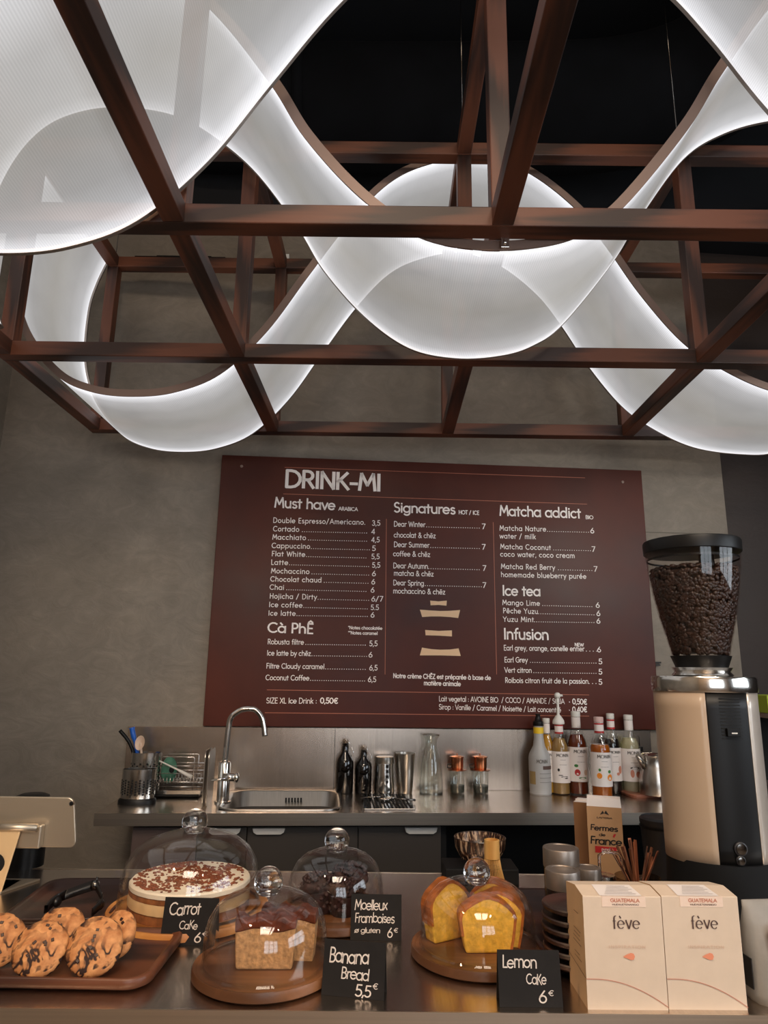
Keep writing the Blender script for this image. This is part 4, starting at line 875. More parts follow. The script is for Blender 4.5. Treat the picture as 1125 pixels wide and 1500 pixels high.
# ---- banana bread: two slices
BR = crumbmat('banana_crumb', (186, 140, 92), .34, 150); BRT, nt_, b_ = nmat('caramel_top')
BRT = flat('caramel_crust', (98, 44, 20), .38, var=.6, vs=60, bmp=.8)
def slice_loaf(name, lab, cat, P, rz, w, d, h, body, top, grp, topf=.22, seed=1):
    t = thing(name, lab, cat, P, rz, grp); rnd = random.Random(seed)
    nx, nyy, nz = 12, 3, 8; 
    def sect(x, tt):   # half-width bulge
        return 1
    mb = MB(); vs = []; fs = []
    prof = []
    n = 14
    outline = [(-.46, 0), (.46, 0), (.485, .35), (.5, .74)]
    tops = [(.5-.1*i, .78+.04*math.sin(i*.9+seed)) for i in range(11)]
    outl = outline+tops[0:]+[(-.485, .35)]
    pts = [(x*w, y*h) for x, y in outl]
    mb.prism(pts, -d/2, d/2, M=Matrix.Rotation(PI/2, 4, 'X')); mb.build('crumb', body, t, bevel=.003)
    mb = MB(); up = [(x*w*1.01, (.97+.06*math.sin(i*1.7+seed*2)+.03*math.sin(i*3.1))*h) for i, (x, y) in enumerate(tops)]
    lo = [(x*w*1.01, (y-.04)*h) for x, y in tops]
    mb.prism(lo[::-1]+up if False else (up+lo[::-1]), -d/2-.0012, d/2+.0012, M=Matrix.Rotation(PI/2, 4, 'X')); mb.build('topping', top, t, bevel=.0025)
    return t
Qb = Pb+Vector((0, 0, .0137))
wb = 84*kb; hb = 68*kb
slice_loaf('banana_bread_slice', 'front slice of banana bread with glossy caramel top under the front middle dome', 'cake', Qb+Vector((.002, -.012, 0)), .03, wb*1.04, .026, hb, BR, BRT, 'banana bread slices', seed=2)
slice_loaf('banana_bread_slice', 'rear slice of banana bread, offset to the right under the front middle dome', 'cake', Qb+Vector((.032, .024, 0)), -.06, wb*.98, .028, hb*1.02, BR, BRT, 'banana bread slices', seed=5)
# ---- lemon cake slices
LM = crumbmat('lemon_crumb', (232, 178, 62), .2, 120); LT = flat('lemon_crust', (160, 88, 30), .5, var=.6, vs=45, bmp=.5)
Ql = Pl+Vector((0, 0, .0137)); 
def lemon(lab, dx, dy, rz, w, h, seed):
    P = Ql+Vector((dx, dy, 0)); t = thing('lemon_cake_slice', lab, 'cake', P, rz, 'lemon cake slices')
    out = [(-.40, 0), (.40, 0), (.46, .3), (.5, .62), (.47, .72), (.36, .84), (.2, .95), (.04, 1.0), (-.08, .99), (-.25, .9), (-.4, .8), (-.48, .7), (-.5, .6), (-.46, .3)]
    mb = MB(); mb.prism([(x*w*.96, y*h*.97) for x, y in out], -.013, .013, M=Matrix.Rotation(PI/2, 4, 'X')); mb.build('crumb', LM, t, bevel=.003)
    mb = MB(); o2 = out; n = len(o2)
    inn = [(x*.9, y*.93+.02) for x, y in o2]
    for i in range(1, n):
        a, b = o2[i], o2[(i+1) % n]; ia, ib = inn[i], inn[(i+1) % n]
        if i == n-1: continue
        vs = [(a[0]*w, -.0138, a[1]*h), (b[0]*w, -.0138, b[1]*h), (ib[0]*w, -.0138, ib[1]*h), (ia[0]*w, -.0138, ia[1]*h), (a[0]*w, .0138, a[1]*h), (b[0]*w, .0138, b[1]*h), (ib[0]*w, .0138, ib[1]*h), (ia[0]*w, .0138, ia[1]*h)]
        mb.add(vs, [(0, 3, 2, 1), (4, 5, 6, 7), (0, 1, 5, 4), (3, 7, 6, 2)])
    mb.build('crust', LT, t)
hl = zat(Ql, 1330)-Ql.z
lemon('front slice of yellow lemon cake under the front right dome', .012, -.018, .05, 84*kl, 74*kl, 1)
lemon('rear left slice of lemon cake, turned, under the front right dome', -.048, .03, .55, 76*kl, 82*kl, 2)
lemon('rear right slice of lemon cake, turned, under the front right dome', .034, .042, -.35, 78*kl, 80*kl, 3)
lemon('middle slice of lemon cake leaning behind the front one', .034, .01, -.22, 80*kl, 74*kl, 4)
# ---- raspberry moelleux: dark crumbly cakes
Qm = Pm+Vector((0, 0, .0137)); MO = flat('dark_chocolate_crumb', (50, 25, 21), .65, var=.6, vs=70, bmp=1)
for i, (dx, dy, s, lab) in enumerate(((-.03, -.012, 1, 'dark crumbly chocolate raspberry cake, left under the rear middle dome'), (.016, -.026, .9, 'dark crumbly chocolate cake, front right under the rear middle dome'), (.022, .032, 1.08, 'dark crumbly chocolate cake, back right under the rear middle dome'))):
    t = thing('chocolate_cake', lab, 'cake', Qm+Vector((dx, dy, 0)), i, 'chocolate raspberry cakes')
    mb = MB(); mb.lathe([(.022*s, 0), (.026*s, .012), (.029*s, .036*s), (.02*s, .044*s)], 18); lump(mb, (0, 0, .042*s), (.031*s, .031*s, .018*s), 18, 10, .22, i); mb.build('sponge', MO, t)
    mb = MB(); rnd = random.Random(i)
    for q in range(110):
        a = rnd.uniform(0, 6.28); u = rnd.random()**.5; rr = .032*s*u; z = .044*s+.02*s*math.sqrt(max(0, 1-u*u))
        if rnd.random() < .35: rr = .028*s; z = rnd.uniform(.012, .045)*s
        mb.sphere((rr*math.cos(a), rr*math.sin(a), z), rnd.uniform(.002, .0048), 5, 4, jit=.3)
    mb.build('crumble', MO, t, kind='stuff')

# ---- price cards
def card(label, BL, BR, yTL, yTR, lines, lean=.2):
    A = onZ(*BL, TOP); B = onZ(*BR, TOP); d = B-A; W = d.length; rz = math.atan2(d.y, d.x); C = (A+B)/2
    t = thing('price_card', label, 'price card', C+Vector((0, 0, .0)), rz, 'black chalk price cards')
    # height so that the leaned top projects to the wanted row
    nrm = Vector((-math.sin(rz), math.cos(rz), 0)); lo, hi = .02, .2
    for _ in range(30):
        m_ = (lo+hi)/2; q = C+nrm*(m_*math.sin(lean))+Vector((0, 0, m_*math.cos(lean))); v = q-CP; y = 750-FPX*v.dot(UP)/v.dot(FW)
        if y > (yTL+yTR)/2: lo = m_
        else: hi = m_
    H = m_; M = Matrix.Rotation(-lean, 4, 'X')
    mb = MB(); mb.box((-W/2, -.0006, 0), (W/2, .0006, H), M=M); fr = mb.build('front_panel', CHALK, t)
    mb = MB(); yb = 2*H*math.sin(lean); mb.box((-W/2, -.0006, 0), (W/2, .0006, H), M=Matrix.Translation((0, yb, 0)) @ Matrix.Rotation(lean, 4, 'X')); mb.build('rear_panel', CHALK, t)
    mb = MB()
    for tx, fx0, fx1, fy, cap, *o in lines:   # fractions of the card
        sl = o[0] if o else 0; tw = text_width(tx, -.02); sx = (fx1-fx0)*W/tw; cp = cap*H
        def f(x, y, fx0=fx0, fy=fy, sx=sx, cp=cp, sl=sl): return M @ Vector(((fx0-.5)*W+x*sx, -.0011, (1-fy)*H+y*cp+x*sx*sl))
        put_text(mb, tx, f, .12, -.02, hand=.05, slant=.06, q=6)
    mb.build('chalk_lettering', CHALKW, t)
card('black price card reading Carrot Cake, before the carrot cake dome', (233.5, 1384), (314, 1386), 1315, 1315, [('Carrot', .1, .68, .38, .26, .05), ('CaKe', .32, .66, .66, .17), ('6', .62, .74, .93, .2), ('€', .76, .86, .80, .09)])
card('black price card reading Moelleux Framboises, by the rear middle dome', (513, 1377), (588, 1378), 1309, 1311, [('Moelleux', .07, .72, .34, .22), ('Framboises', .08, .86, .62, .2), ('ø gluten', .08, .58, .84, .11), ('6', .72, .82, .94, .2), ('€', .85, .93, .82, .09)])
card('black price card reading Banana Bread, right of the front middle dome', (470.5, 1457), (562, 1466), 1375, 1382, [('Banana', .09, .74, .4, .25), ('Bread', .3, .76, .68, .2), ('5,5', .54, .8, .96, .2), ('€', .82, .9, .82, .1)])
card('black price card reading Lemon Cake, before the lemon cake dome', (732, 1475), (825, 1476), 1391, 1392, [('Lemon', .07, .63, .32, .22), ('CaKe', .44, .76, .6, .18), ('6', .62, .74, .93, .2), ('€', .78, .86, .8, .09)])

# ---- trays and cookies (left)
def tray(label, cx, cy, w, d, rz, h, mat, name='serving_tray', shear=0):
    t = thing(name, label, 'tray', (cx, cy, TOP), rz)
    o_ = rrect(w, d, .035, 6); i_ = rrect(w-.022, d-.022, .028, 6); n = len(o_)
    prof = [(rrect(w-.03, d-.03, .02, 6), 0), (rrect(w-.004, d-.004, .033, 6), .006), (o_, h), (rrect(w-.006, d-.006, .033, 6), h+.0015), (i_, h-.001), (rrect(w-.032, d-.032, .024, 6), h*.45)]
    mb = MB(); vs = []
    for p, z in prof: vs += [(x, y, z) for x, y in p]
    fs = [(j*n+i, j*n+(i+1) % n, (j+1)*n+(i+1) % n, (j+1)*n+i) for j in range(len(prof)-1) for i in range(n)]+[tuple(range(n-1, -1, -1)), tuple(range((len(prof)-1)*n, len(prof)*n))]
    mb.add(vs, fs, True); o = mb.build('board', mat, t); return t
def quad_c(a, b, c, d):
    q = [onZ(*p, TOP+.01) for p in (a, b, c, d)]; return q
q = quad_c((-90, 1440), (196, 1443), (222, 1368), (-60, 1355))
fxr = q[1].x+.012; w_ = .36; yfr = q[1].y; ybk = q[2].y
tray('walnut serving tray holding the cookies at the front left', fxr-w_/2+.008, (yfr+ybk)/2+.0, w_, (ybk-yfr)+.012, YF-.02, .018, DW)
TC = Vector((fxr-w_/2, (yfr+ybk)/2, TOP))
q = quad_c((20, 1345), (150, 1345), (172, 1292), (62, 1294))
ce = sum(q, Vector())/4
tray('dark wooden tray with black tongs behind the cookies', ce.x+.012, ce.y+.0, .185, .24, YF+.06, .014, DW2)
# tongs
P = onZ(118, 1322, TOP+.02); t = thing('serving_tongs', 'black serving tongs standing open on the rear left tray', 'tongs', (P.x, P.y, TOP+.0065), YF-.15)
k = mpp(P)
TG = flat('tong_black', (22, 19, 18), .3)
for s in (-1, 1):
    mb = MB(); pts = [(0, .045, .03), (s*.018, .026, .026), (s*.036, .006, .021), (s*.044, -.01, .017), (s*.042, -.036, .011)]
    vs = []; C_ = catmull(pts, 5)
    for i, p in enumerate(C_):
        hgt = .018*(1-.3*i/len(C_)); vs += [p+Vector((0, .002, -hgt/2)), p+Vector((0, .002, hgt/2)), p+Vector((s*.004, -.003, hgt/2)), p+Vector((s*.004, -.003, -hgt/2))]
    fs = [(i*4+a, i*4+(a+1) % 4, i*4+4+(a+1) % 4, i*4+4+a) for i in range(len(C_)-1) for a in range(4)]; mb.add(vs, fs, True); mb.build('arm', TG, t)
    mb = MB(); mb.sphere((s*.042, -.006, .014), .008, 10, 8, sc=(.8, 1.4, 1.1)); mb.build('grip', TG, t)
mb = MB(); mb.sphere((0, .045, .03), .009, 12, 8); mb.tube([(0, .045, .03), (0, .052, .042)], .0025, 6); mb.build('hinge', DCHROME, t)
# cookies
m, nt, b = nmat('chocolate_chunk_cookie')
vo = N(nt, 'ShaderNodeTexNoise', Scale=26.0, Detail=3.0, Roughness=.6, Distortion=.35); nt.links.new(coords(nt), vo.inputs['Vector'])
n3 = N(nt, 'ShaderNodeTexNoise', Scale=90.0, Detail=4.0); nt.links.new(coords(nt), n3.inputs['Vector'])
base = ramp(nt, n3.outputs[0], [(.3, lin((168, 104, 56))), (.7, lin((214, 152, 96)))])
msk = ramp(nt, vo.outputs[0], [(.415, (0,)*3), (.45, (1,)*3), (.485, (1,)*3), (.515, (0,)*3)])
# ring-like veins: dark where noise near mid level, plus blobs
msk2 = ramp(nt, vo.outputs[0], [(.62, (0,)*3), (.66, (1,)*3)])
mm = N(nt, 'ShaderNodeMath', operation='MAXIMUM'); nt.links.new(msk, mm.inputs[0]); nt.links.new(msk2, mm.inputs[1])
n4 = N(nt, 'ShaderNodeTexNoise', Scale=14.0, Detail=1.0); nt.links.new(coords(nt), n4.inputs['Vector'])
g4 = ramp(nt, n4.outputs[0], [(.36, (0,)*3), (.47, (1,)*3)])
mu = N(nt, 'ShaderNodeMath', operation='MULTIPLY'); nt.links.new(mm.outputs[0], mu.inputs[0]); nt.links.new(g4, mu.inputs[1])
mc = N(nt, 'ShaderNodeMix', data_type='RGBA'); nt.links.new(mu.outputs[0], mc.inputs[0]); nt.links.new(base, mc.inputs[6]); mc.inputs[7].default_value = (*lin((46, 24, 16)), 1)
nt.links.new(mc.outputs[2], b.inputs['Base Color']); b.inputs['Roughness'].default_value = .7
sb = N(nt, 'ShaderNodeMath', operation='SUBTRACT'); nt.links.new(n3.outputs[0], sb.inputs[0]); nt.links.new(mu.outputs[0], sb.inputs[1]); bump(nt, b, sb.outputs[0], .5, .002)
COOK = m
def cookie(lab, x, y, rpx, hpx, tilt, yaw, seed, dy=0):
    # rests leaning: base px (x,y) is the lowest point
    P = onZ(x, y, TOP+.0105); k = mpp(P); R = rpx*k
    t = thing('chocolate_cookie', lab, 'cookie', P, yaw, 'chocolate chip cookies on the walnut tray')
    mb = MB(); lump(mb, (0, 0, 0), (R, R*hpx, R*.34), 30, 16, .045, seed, flatb=False); o = mb.build('biscuit', COOK, t)
    o.matrix_basis = Matrix.Translation((0, R*hpx*math.cos(tilt)*.9, max(R*hpx*math.sin(tilt), R*.34)*.93)) @ Matrix.Rotation(tilt, 4, 'X')
    mb = MB(); rnd = random.Random(seed)
    for q_ in range(7):
        a = rnd.uniform(0, 6.28); u = rnd.uniform(.1, .75); mb.box((-.002*rnd.uniform(.6, 1.6), -.002, -.001), (.002, .002*rnd.uniform(.6, 1.8), .0012), M=Matrix.Translation((R*u*math.cos(a), R*hpx*u*math.sin(a), R*.34*math.sqrt(1-u*u)*1.0)) @ Matrix.Rotation(a, 4, 'Z'))
    sc_ = mb.build('salt_flake' if False else 'chocolate_chunk', flat('chunk_%d' % seed, (52, 28, 20), .4), o, bevel=.0005)
cookie('large cookie at the front right of the tray', 129, 1431, 41, 1.02, .95, .1, 3)
cookie('cookie at the front centre of the tray', 46, 1431, 41, .96, .95, .05, 8)
cookie('cookie standing behind the front right one', 160, 1404, 31, 1.05, 1.1, -.35, 21)
cookie('cookie behind the front centre one', 76, 1397, 37, .9, .9, .0, 34)
cookie('cookie cut off by the left edge, topmost left', -16, 1418, 39, .98, .95, .15, 55)

# ---- tablet on stand (left)
P = onZ(5, 1305, TOP); k = mpp(P)
t = thing('tablet_stand', 'silver tablet on a metal plate stand seen from behind at the left edge', 'tablet', P, 0)
Z = lambda y: zat(P, y)-TOP
X = lambda x: (x-5)*k
mb = MB(); zt0, zt1 = Z(1245), Z(1170); tw = .25
M = Matrix.Translation((0, -.02, 0)) @ Matrix.Rotation(.12, 4, 'X')
pts = rrect(tw, zt1-zt0, .014, 6, X(96)-tw/2, (zt0+zt1)/2)
pts = [(x-(zt1-y)*-.16*1.0*((1) if True else 0)-.013, y) for x, y in pts]
mb.prism(pts, 0, .007, M=Matrix.Translation((0, .03, 0)) @ Matrix.Rotation(PI/2, 4, 'X')); tb = mb.build('tablet_body', ALU, t, bevel=.002)
mb = MB(); mb.lathe([(.0055, 0), (.0055, .0015), (.0042, .0018)], 20, M=Matrix.Translation((X(84), .023, Z(1179))) @ Matrix.Rotation(PI/2, 4, 'X')); mb.build('camera_ring', CHROME, tb)
mb = MB(); mb.lathe([(.0042, .0), (.0042, .0021), (0, .0022)], 16, M=Matrix.Translation((X(84), .023, Z(1179))) @ Matrix.Rotation(PI/2, 4, 'X')); mb.build('camera_lens', BLACK, tb)
mb = MB(); mb.box((X(-60), .005, Z(1244)), (X(48), .0225, Z(1209)), taper=1); mb.build('mount_plate', ALU, t, bevel=.003)
mb = MB(); mb.tube([(X(-40), .0, Z(1212)), (X(44), .0, Z(1212))], .0075, 16); mb.build('hinge', ALU, t)
lg = flat('warm_beige_metal', (226, 190, 142), .45, .2)
mb = MB(); mb.add([(X(-70), -.02, .002), (X(9), -.02, .002), (X(20), .0, Z(1212)), (X(-70), .0, Z(1212)), (X(-70), -.016, .002), (X(9), -.016, .002), (X(20), .004, Z(1212)), (X(-70), .004, Z(1212))], [(0, 1, 2, 3), (7, 6, 5, 4), (1, 5, 6, 2), (0, 3, 7, 4), (2, 6, 7, 3), (0, 4, 5, 1)]); mb.build('upright', lg, t, bevel=.002)
mb = MB(); mb.box((X(-70), -.02, 0), (X(9), .06, .004)); mb.add([(X(9), -.02, 0), (X(34), .07, 0), (X(-70), .07, 0), (X(9), -.02, .004), (X(34), .07, .004), (X(-70), .07, .004)], [(0, 2, 1), (3, 4, 5), (0, 1, 4, 3), (1, 2, 5, 4)]); mb.build('foot', ALU, t, bevel=.001)
mb = MB(); mb.lathe([(.019, 0), (.019, .002), (0, .002)], 24, M=Matrix.Translation((X(-8), -.0115, Z(1263))) @ Matrix.Rotation(PI/2, 4, 'X')); mb.build('cable_hole', HOLE, t)
t = thing('round_speaker', 'dark rounded device top behind the tablet at the left edge', 'device', (P.x-.05, P.y+.18, TOP), 0)
mb = MB(); zz_ = zat(P+Vector((0, .18, 0)), 1163)-TOP; mb.lathe([(.04, 0), (.04, zz_*.9), (.036, zz_*.97), (.025, zz_), (0, zz_)], 24); mb.build('body', BLACK, t)

# ---- matcha bowl on box, whisk
P = onZ(705, 1296, TOP); t = thing('black_box', 'low black box behind the lemon cake dome', 'box', P+Vector((.0, .04, 0)), YF); k = mpp(P)
hB = zat(P, 1272)-TOP
mb = MB(); mb.box((-.078, -.045, 0), (.08, .045, hB)); mb.build('carton', MBLACK, t, bevel=.003)
PB = P+Vector((0.004, .04, hB)); t = thing('matcha_bowl', 'brown streaked ceramic bowl on the black box', 'bowl', PB, YF); R = 38*mpp(PB); H = zat(PB, 1226)-PB.z
m, nt, b = nmat('streaked_glaze'); wv = N(nt, 'ShaderNodeTexNoise', Scale=1.0, Detail=4.0); nt.links.new(coords(nt, (190, 190, 14)), wv.inputs['Vector'])
nt.links.new(ramp(nt, wv.outputs[0], [(.4, lin((36, 24, 20))), (.52, lin((84, 54, 38))), (.62, lin((190, 160, 130)))]), b.inputs['Base Color']); b.inputs['Roughness'].default_value = .25
pr = [(0, .002), (R*.4, 0), (R*.42, .006), (R*.75, H*.22), (R*.95, H*.6), (R, H)]
mb = MB(); mb.lathe(pr+[(R*.97, H*1.01)]+[(max(0, r-.004), z+.004) for r, z in pr[:-1][::-1]], 48, closed=True); mb.build('bowl_body', m, t)
mb = MB(); mb.lathe([(R*1.003, H*.985), (R*.985, H*1.02), (R*.955, H*.99)], 48, closed=True); mb.build('rim', flat('dark_rim', (40, 26, 20), .3), t)
P = onZ(722, 1312, TOP); t = thing('bamboo_whisk', 'pale bamboo matcha whisk standing on its bristles behind the lemon cake', 'whisk', P, YF); k = mpp(P); Z = lambda y: zat(P, y)-TOP; R = 11.5*k
mb = MB(); mb.lathe([(R, Z(1257)), (R*1.01, Z(1248)), (R*.97, Z(1244)), (R*1.0, Z(1240)), (R*.98, Z(1230)), (R*.8, Z(1229.5)), (R*.78, Z(1235)), (0, Z(1236))], 24); mb.build('handle', BAMBOO, t)
mb = MB()
for i in range(40):
    a = 2*PI*i/40; c_, s_ = math.cos(a), math.sin(a); mb.tube([(R*.95*c_, R*.95*s_, Z(1258)), (R*1.15*c_, R*1.15*s_, Z(1272)), (R*1.75*c_, R*1.75*s_, Z(1300)), (R*1.5*c_, R*1.5*s_, .002)], .0007, 4)
mb.build('bristles', BAMBOO, t, kind='stuff')
mb = MB(); mb.lathe([(R*1.0, Z(1271.5)), (R*1.12, Z(1271)), (R*1.0, Z(1270))], 24, closed=True); mb.build('thread', INKK, t)

# ---- right tray with saucers and jars
P = onZ(842, 1375, TOP); tray('dark walnut tray at right holding saucers and jars', P.x+.012, P.y+.05, .19, .34, YF+.02, .016, DW2)
P = onZ(848, 1418, TOP+.0075); P.y += .012; k = mpp(P); ytop = 1322
Rs = 50*k*.95; n = 6; Ht = zat(P, ytop)-P.z; 
for i in range(n):
    h = Ht/n
    names = ['bottom', 'second lowest', 'third lowest', 'fourth lowest', 'fifth lowest', 'topmost']
    Q = P+Vector((random.uniform(-.002, .002), random.uniform(-.002, .002), i*h))
    t = thing('wooden_saucer', 'dark wooden saucer, %s in the stack on the right tray' % names[i], 'saucer', Q, i*.7, 'stacked wooden saucers')
    mb = MB(); mb.lathe([(0, 0), (Rs*.7, 0), (Rs*.97, h*.5), (Rs, h*.85), (Rs*.97, h*.97), (Rs*.88, h*.9), (Rs*.8, h*.7), (Rs*.3, h*.68), (0, h*.68)], 40); mb.build('plate', DW2, t)
def jar(lab, x0, x1, ylt, ylb, ybase, contents, lidm=SATIN, grp='glass jars with steel lids'):
    xc = (x0+x1)/2; P = onZ(xc, ybase, TOP+.0075); k = mpp(P); R = (x1-x0)/2*k; t = thing('spice_jar', lab, 'jar', P, YF, grp)
    Zl = zat(P, ylt+6)-P.z; Zb = zat(P, ylb+4)-P.z
    mb = MB(); mb.lathe([(R*.9, 0), (R*.97, .004), (R*.97, Zb*.96), (R*.9, Zb)], 32); mb.build('glass_body', GLASSK, t)
    mb = MB(); mb.lathe([(0, .003), (R*.9, .003), (R*.92, Zb*.55), (0, Zb*.56)], 28); mb.build('contents', contents, t)
    mb = MB(); mb.lathe([(R*.99, Zb-.002), (R, Zb), (R, Zl-.002), (R*.97, Zl), (R*.8, Zl), (R*.78, Zl-.001), (0, Zl-.0005)], 36); mb.build('lid', lidm, t)
LIDM = flat('grey_brushed_lid', (150, 140, 132), .4, .8, var=.08, vs=30)
CON = flat('cocoa_powder', (60, 34, 24), .9, var=.3, vs=60)
jar('taller glass jar with a steel lid, rearmost on the right tray', 799, 852, 1235, 1263, 1345, CON, LIDM)
jar('glass jar with steel lid just behind the wooden saucers', 802, 853, 1267, 1294, 1368, CON, LIDM)
jar('small glass jar with flat lid right of the two steel-lidded jars', 846, 884, 1264, 1280, 1352, CON, LIDM)
# ---- milk cartons
def carton(lab, BL, BR, ybase, yfront, ytop, rzadd, main, side, deep, text):
    A = onZ(BL, ybase, TOP); B = onZ(BR, ybase+2, TOP); d = B-A; W = d.length; rz = math.atan2(d.y, d.x)+rzadd; C = (A+B)/2
    t = thing('milk_carton', lab, 'carton', C, rz, 'milk cartons'); Hf = zat(C, yfront)-TOP; Ht = zat(C+Vector((0, deep, 0)), ytop)-TOP
    w = W/2
    mb = MB(); vs = [(-w, 0, 0), (w, 0, 0), (w, deep, 0), (-w, deep, 0), (-w, 0, Hf), (w, 0, Hf), (w*.98, deep*.5, Ht), (-w*.98, deep*.5, Ht), (w, deep, Hf), (-w, deep, Hf)]
    mb.add(vs, [(3, 2, 1, 0)]); mb.add(vs, [(0, 1, 5, 4)], mi=0); mb.add(vs, [(1, 2, 8, 5), (0, 4, 9, 3)], mi=1); mb.add(vs, [(2, 3, 9, 8)], mi=1); mb.add(vs, [(4, 5, 6, 7), (8, 9, 7, 6)], mi=2); mb.add(vs, [(5, 8, 6), (4, 7, 9)], mi=1)
    mb.build('carton_body', [main, side, LABELP], t)
    mb = MB(); mb.box((-w*.98, deep*.5-.002, Ht-.001), (w*.98, deep*.5+.002, Ht+.004)); mb.build('top_fin', LABELP, t)
    if text:
        def ft(x0, z0, s, sy): return lambda x, y: Vector((x0+x*s, -.0008, z0+y*sy))
        mb = MB()
        for tx, a, b, zf, cap, wt in (('Fermes', .08, .86, .72, .062, .17), ('de', .32, .5, .655, .035, .16), ('France', .06, .95, .56, .082, .17), ('LAITERIA', .28, .72, .862, .018, .16)):
            s = (b-a)*W/text_width(tx, .03); put_text(mb, tx, ft(-w+a*W, zf*Hf, s, cap*Hf), wt, .03, slant=.08, hand=.03 if cap > .05 else 0)
        mb.add([(x, -.0008, z*Hf) for x, z in ((-w*.25, .905), (-w*.08, .955), (.0, .925), (w*.1, .96), (w*.28, .905))], [(0, 1, 2), (2, 3, 4)])
        mb.build('lettering', INKK, t)
        mb = MB(); mb.box((-w*.62, -.0011, Hf*.46), (w*.6, -.0002, Hf*.535)); lb = mb.build('red_label', RED, t)
        mb = MB(); s = w*.5/text_width('ENTIER', .05); put_text(mb, 'ENTIER', lambda x, y: Vector((-w*.25+x*s, -.0014, Hf*.48+y*s*1.1)), .16, .05); mb.build('label_lettering', WHITEP, lb)
        mb = MB(); mb.add([(x, -.0009, z*Hf) for x, z in ((w*.42, .66), (w*.5, .69), (w*.62, .69), (w*.5, .645))], [(0, 1, 2, 3)]); mb.build('flag_mark', RED, t)
        mb = MB()
        for i in range(5):
            y_ = deep*(.3+.09*i); mb.add([(-w-.0006, y_, Hf*.25), (-w-.0006, y_+.002, Hf*.25), (-w-.0006, y_+.002, Hf*(.6+.03*(i % 3))), (-w-.0006, y_, Hf*(.6+.03*(i % 3)))], [(0, 1, 2, 3)])
        mb.build('side_print', KRAFTD, t)
    return t
carton('kraft milk carton with dark French lettering, front one', 866, 917, 1308, 1182, 1164, -.22, KRAFT, KRAFT, .072, True)
carton('darker kraft carton standing behind the lettered milk carton', 845, 885, 1292, 1176, 1170, -.3, KRAFTD, KRAFTD, .06, False)
# ---- glass press + stirrers + dark canister
P = onZ(887, 1345, TOP); k = mpp(P); t = thing('glass_syrup_pot', 'small glass pot with chrome collar and glass handle before the milk carton', 'pot', P, YF); R = 20*k; Z = lambda y: zat(P, y)-TOP
mb = MB(); mb.lathe([(R*.9, 0), (R, .006), (R, Z(1297)), (R*.8, Z(1288))], 28); mb.build('vessel', GLASSK, t)
mb = MB(); mb.lathe([(R*.8, Z(1290)), (R*.88, Z(1288)), (R*.82, Z(1281)), (R*.4, Z(1279)), (0, Z(1279))], 28); mb.build('collar', CHROME, t)
mb = MB(); mb.tube([(-.006, 0, Z(1281)), (-.006, 0, Z(1253)), (0.004, 0, Z(1248)), (.03, 0, Z(1249)), (.036, 0, Z(1256)), (.036, 0, Z(1270))], .0028, 10); mb.build('handle', KNOB, t)
P = onZ(938, 1345, TOP); k = mpp(P); Z = lambda y: zat(P, y)-TOP; R = 33*k
t = thing('stirrer_glass', 'glass tumbler holding the bundle of brown stirrers', 'tumbler', P, YF)
mb = MB(); mb.lathe([(R*.8, 0), (R*.84, .004), (R, Z(1284)), (R*.97, Z(1284)), (R*.8, .006), (0, .006)], 32, closed=True); mb.build('vessel', GLASSK, t)
STK = [wood('stick_%d' % i, c1, c2, .5, 1, 'z') for i, (c1, c2) in enumerate((((92, 54, 36), (140, 88, 60)), ((120, 66, 42), (176, 108, 74)), ((74, 46, 34), (112, 72, 54))))]
rnd = random.Random(4)
STL = flat('x', (1, 1, 1)) ; bpy.data.materials.remove(STL)
for i in range(22):
    xt = rnd.uniform(902, 972); yt_ = 1230+abs(xt-935)*.5+rnd.uniform(-4, 12); xb = 938+(xt-938)*-.25
    zt_ = Z(yt_); dy = rnd.uniform(-R*.5, R*.5)
    t = thing('wooden_stirrer', 'brown wooden stirrer in the bundle standing behind the cream boxes', 'stirrer', P+Vector((0, 0, .008)), YF, 'brown wooden stirrers')
    a = Vector(((xb-938)*k, -dy*.4, 0)); b = Vector(((xt-938)*k, dy, zt_-.008)); d = b-a
    mb = MB(); M = Matrix.Translation(a) @ d.to_track_quat('Z', 'Y').to_matrix().to_4x4() @ Matrix.Rotation(rnd.uniform(-.6, .6), 4, 'Z'); mb.box((-.0028, -.0008, 0), (.0028, .0008, d.length), M=M); mb.build('stick', STK[i % 3], t)
P = onZ(975, 1292, TOP); k = mpp(P); Z = lambda y: zat(P, y)-TOP; R = 31*k
t = thing('knock_box', 'dark grey round canister with lid, left of the grinder', 'canister', P, YF)
DG = flat('dark_grey_plastic', (44, 42, 44), .45)
mb = MB(); mb.lathe([(R*.8, 0), (R*.92, Z(1240)), (R*.97, Z(1207)), (R, Z(1205)), (R, Z(1199)), (R*.9, Z(1196)), (R*.86, Z(1198)), (0, Z(1198))], 36); mb.build('body', DG, t)
mb = MB(); mb.lathe([(R*1.01, Z(1212)), (R*1.01, Z(1209))], 36, closed=True); mb.build('band', BLACK, t)

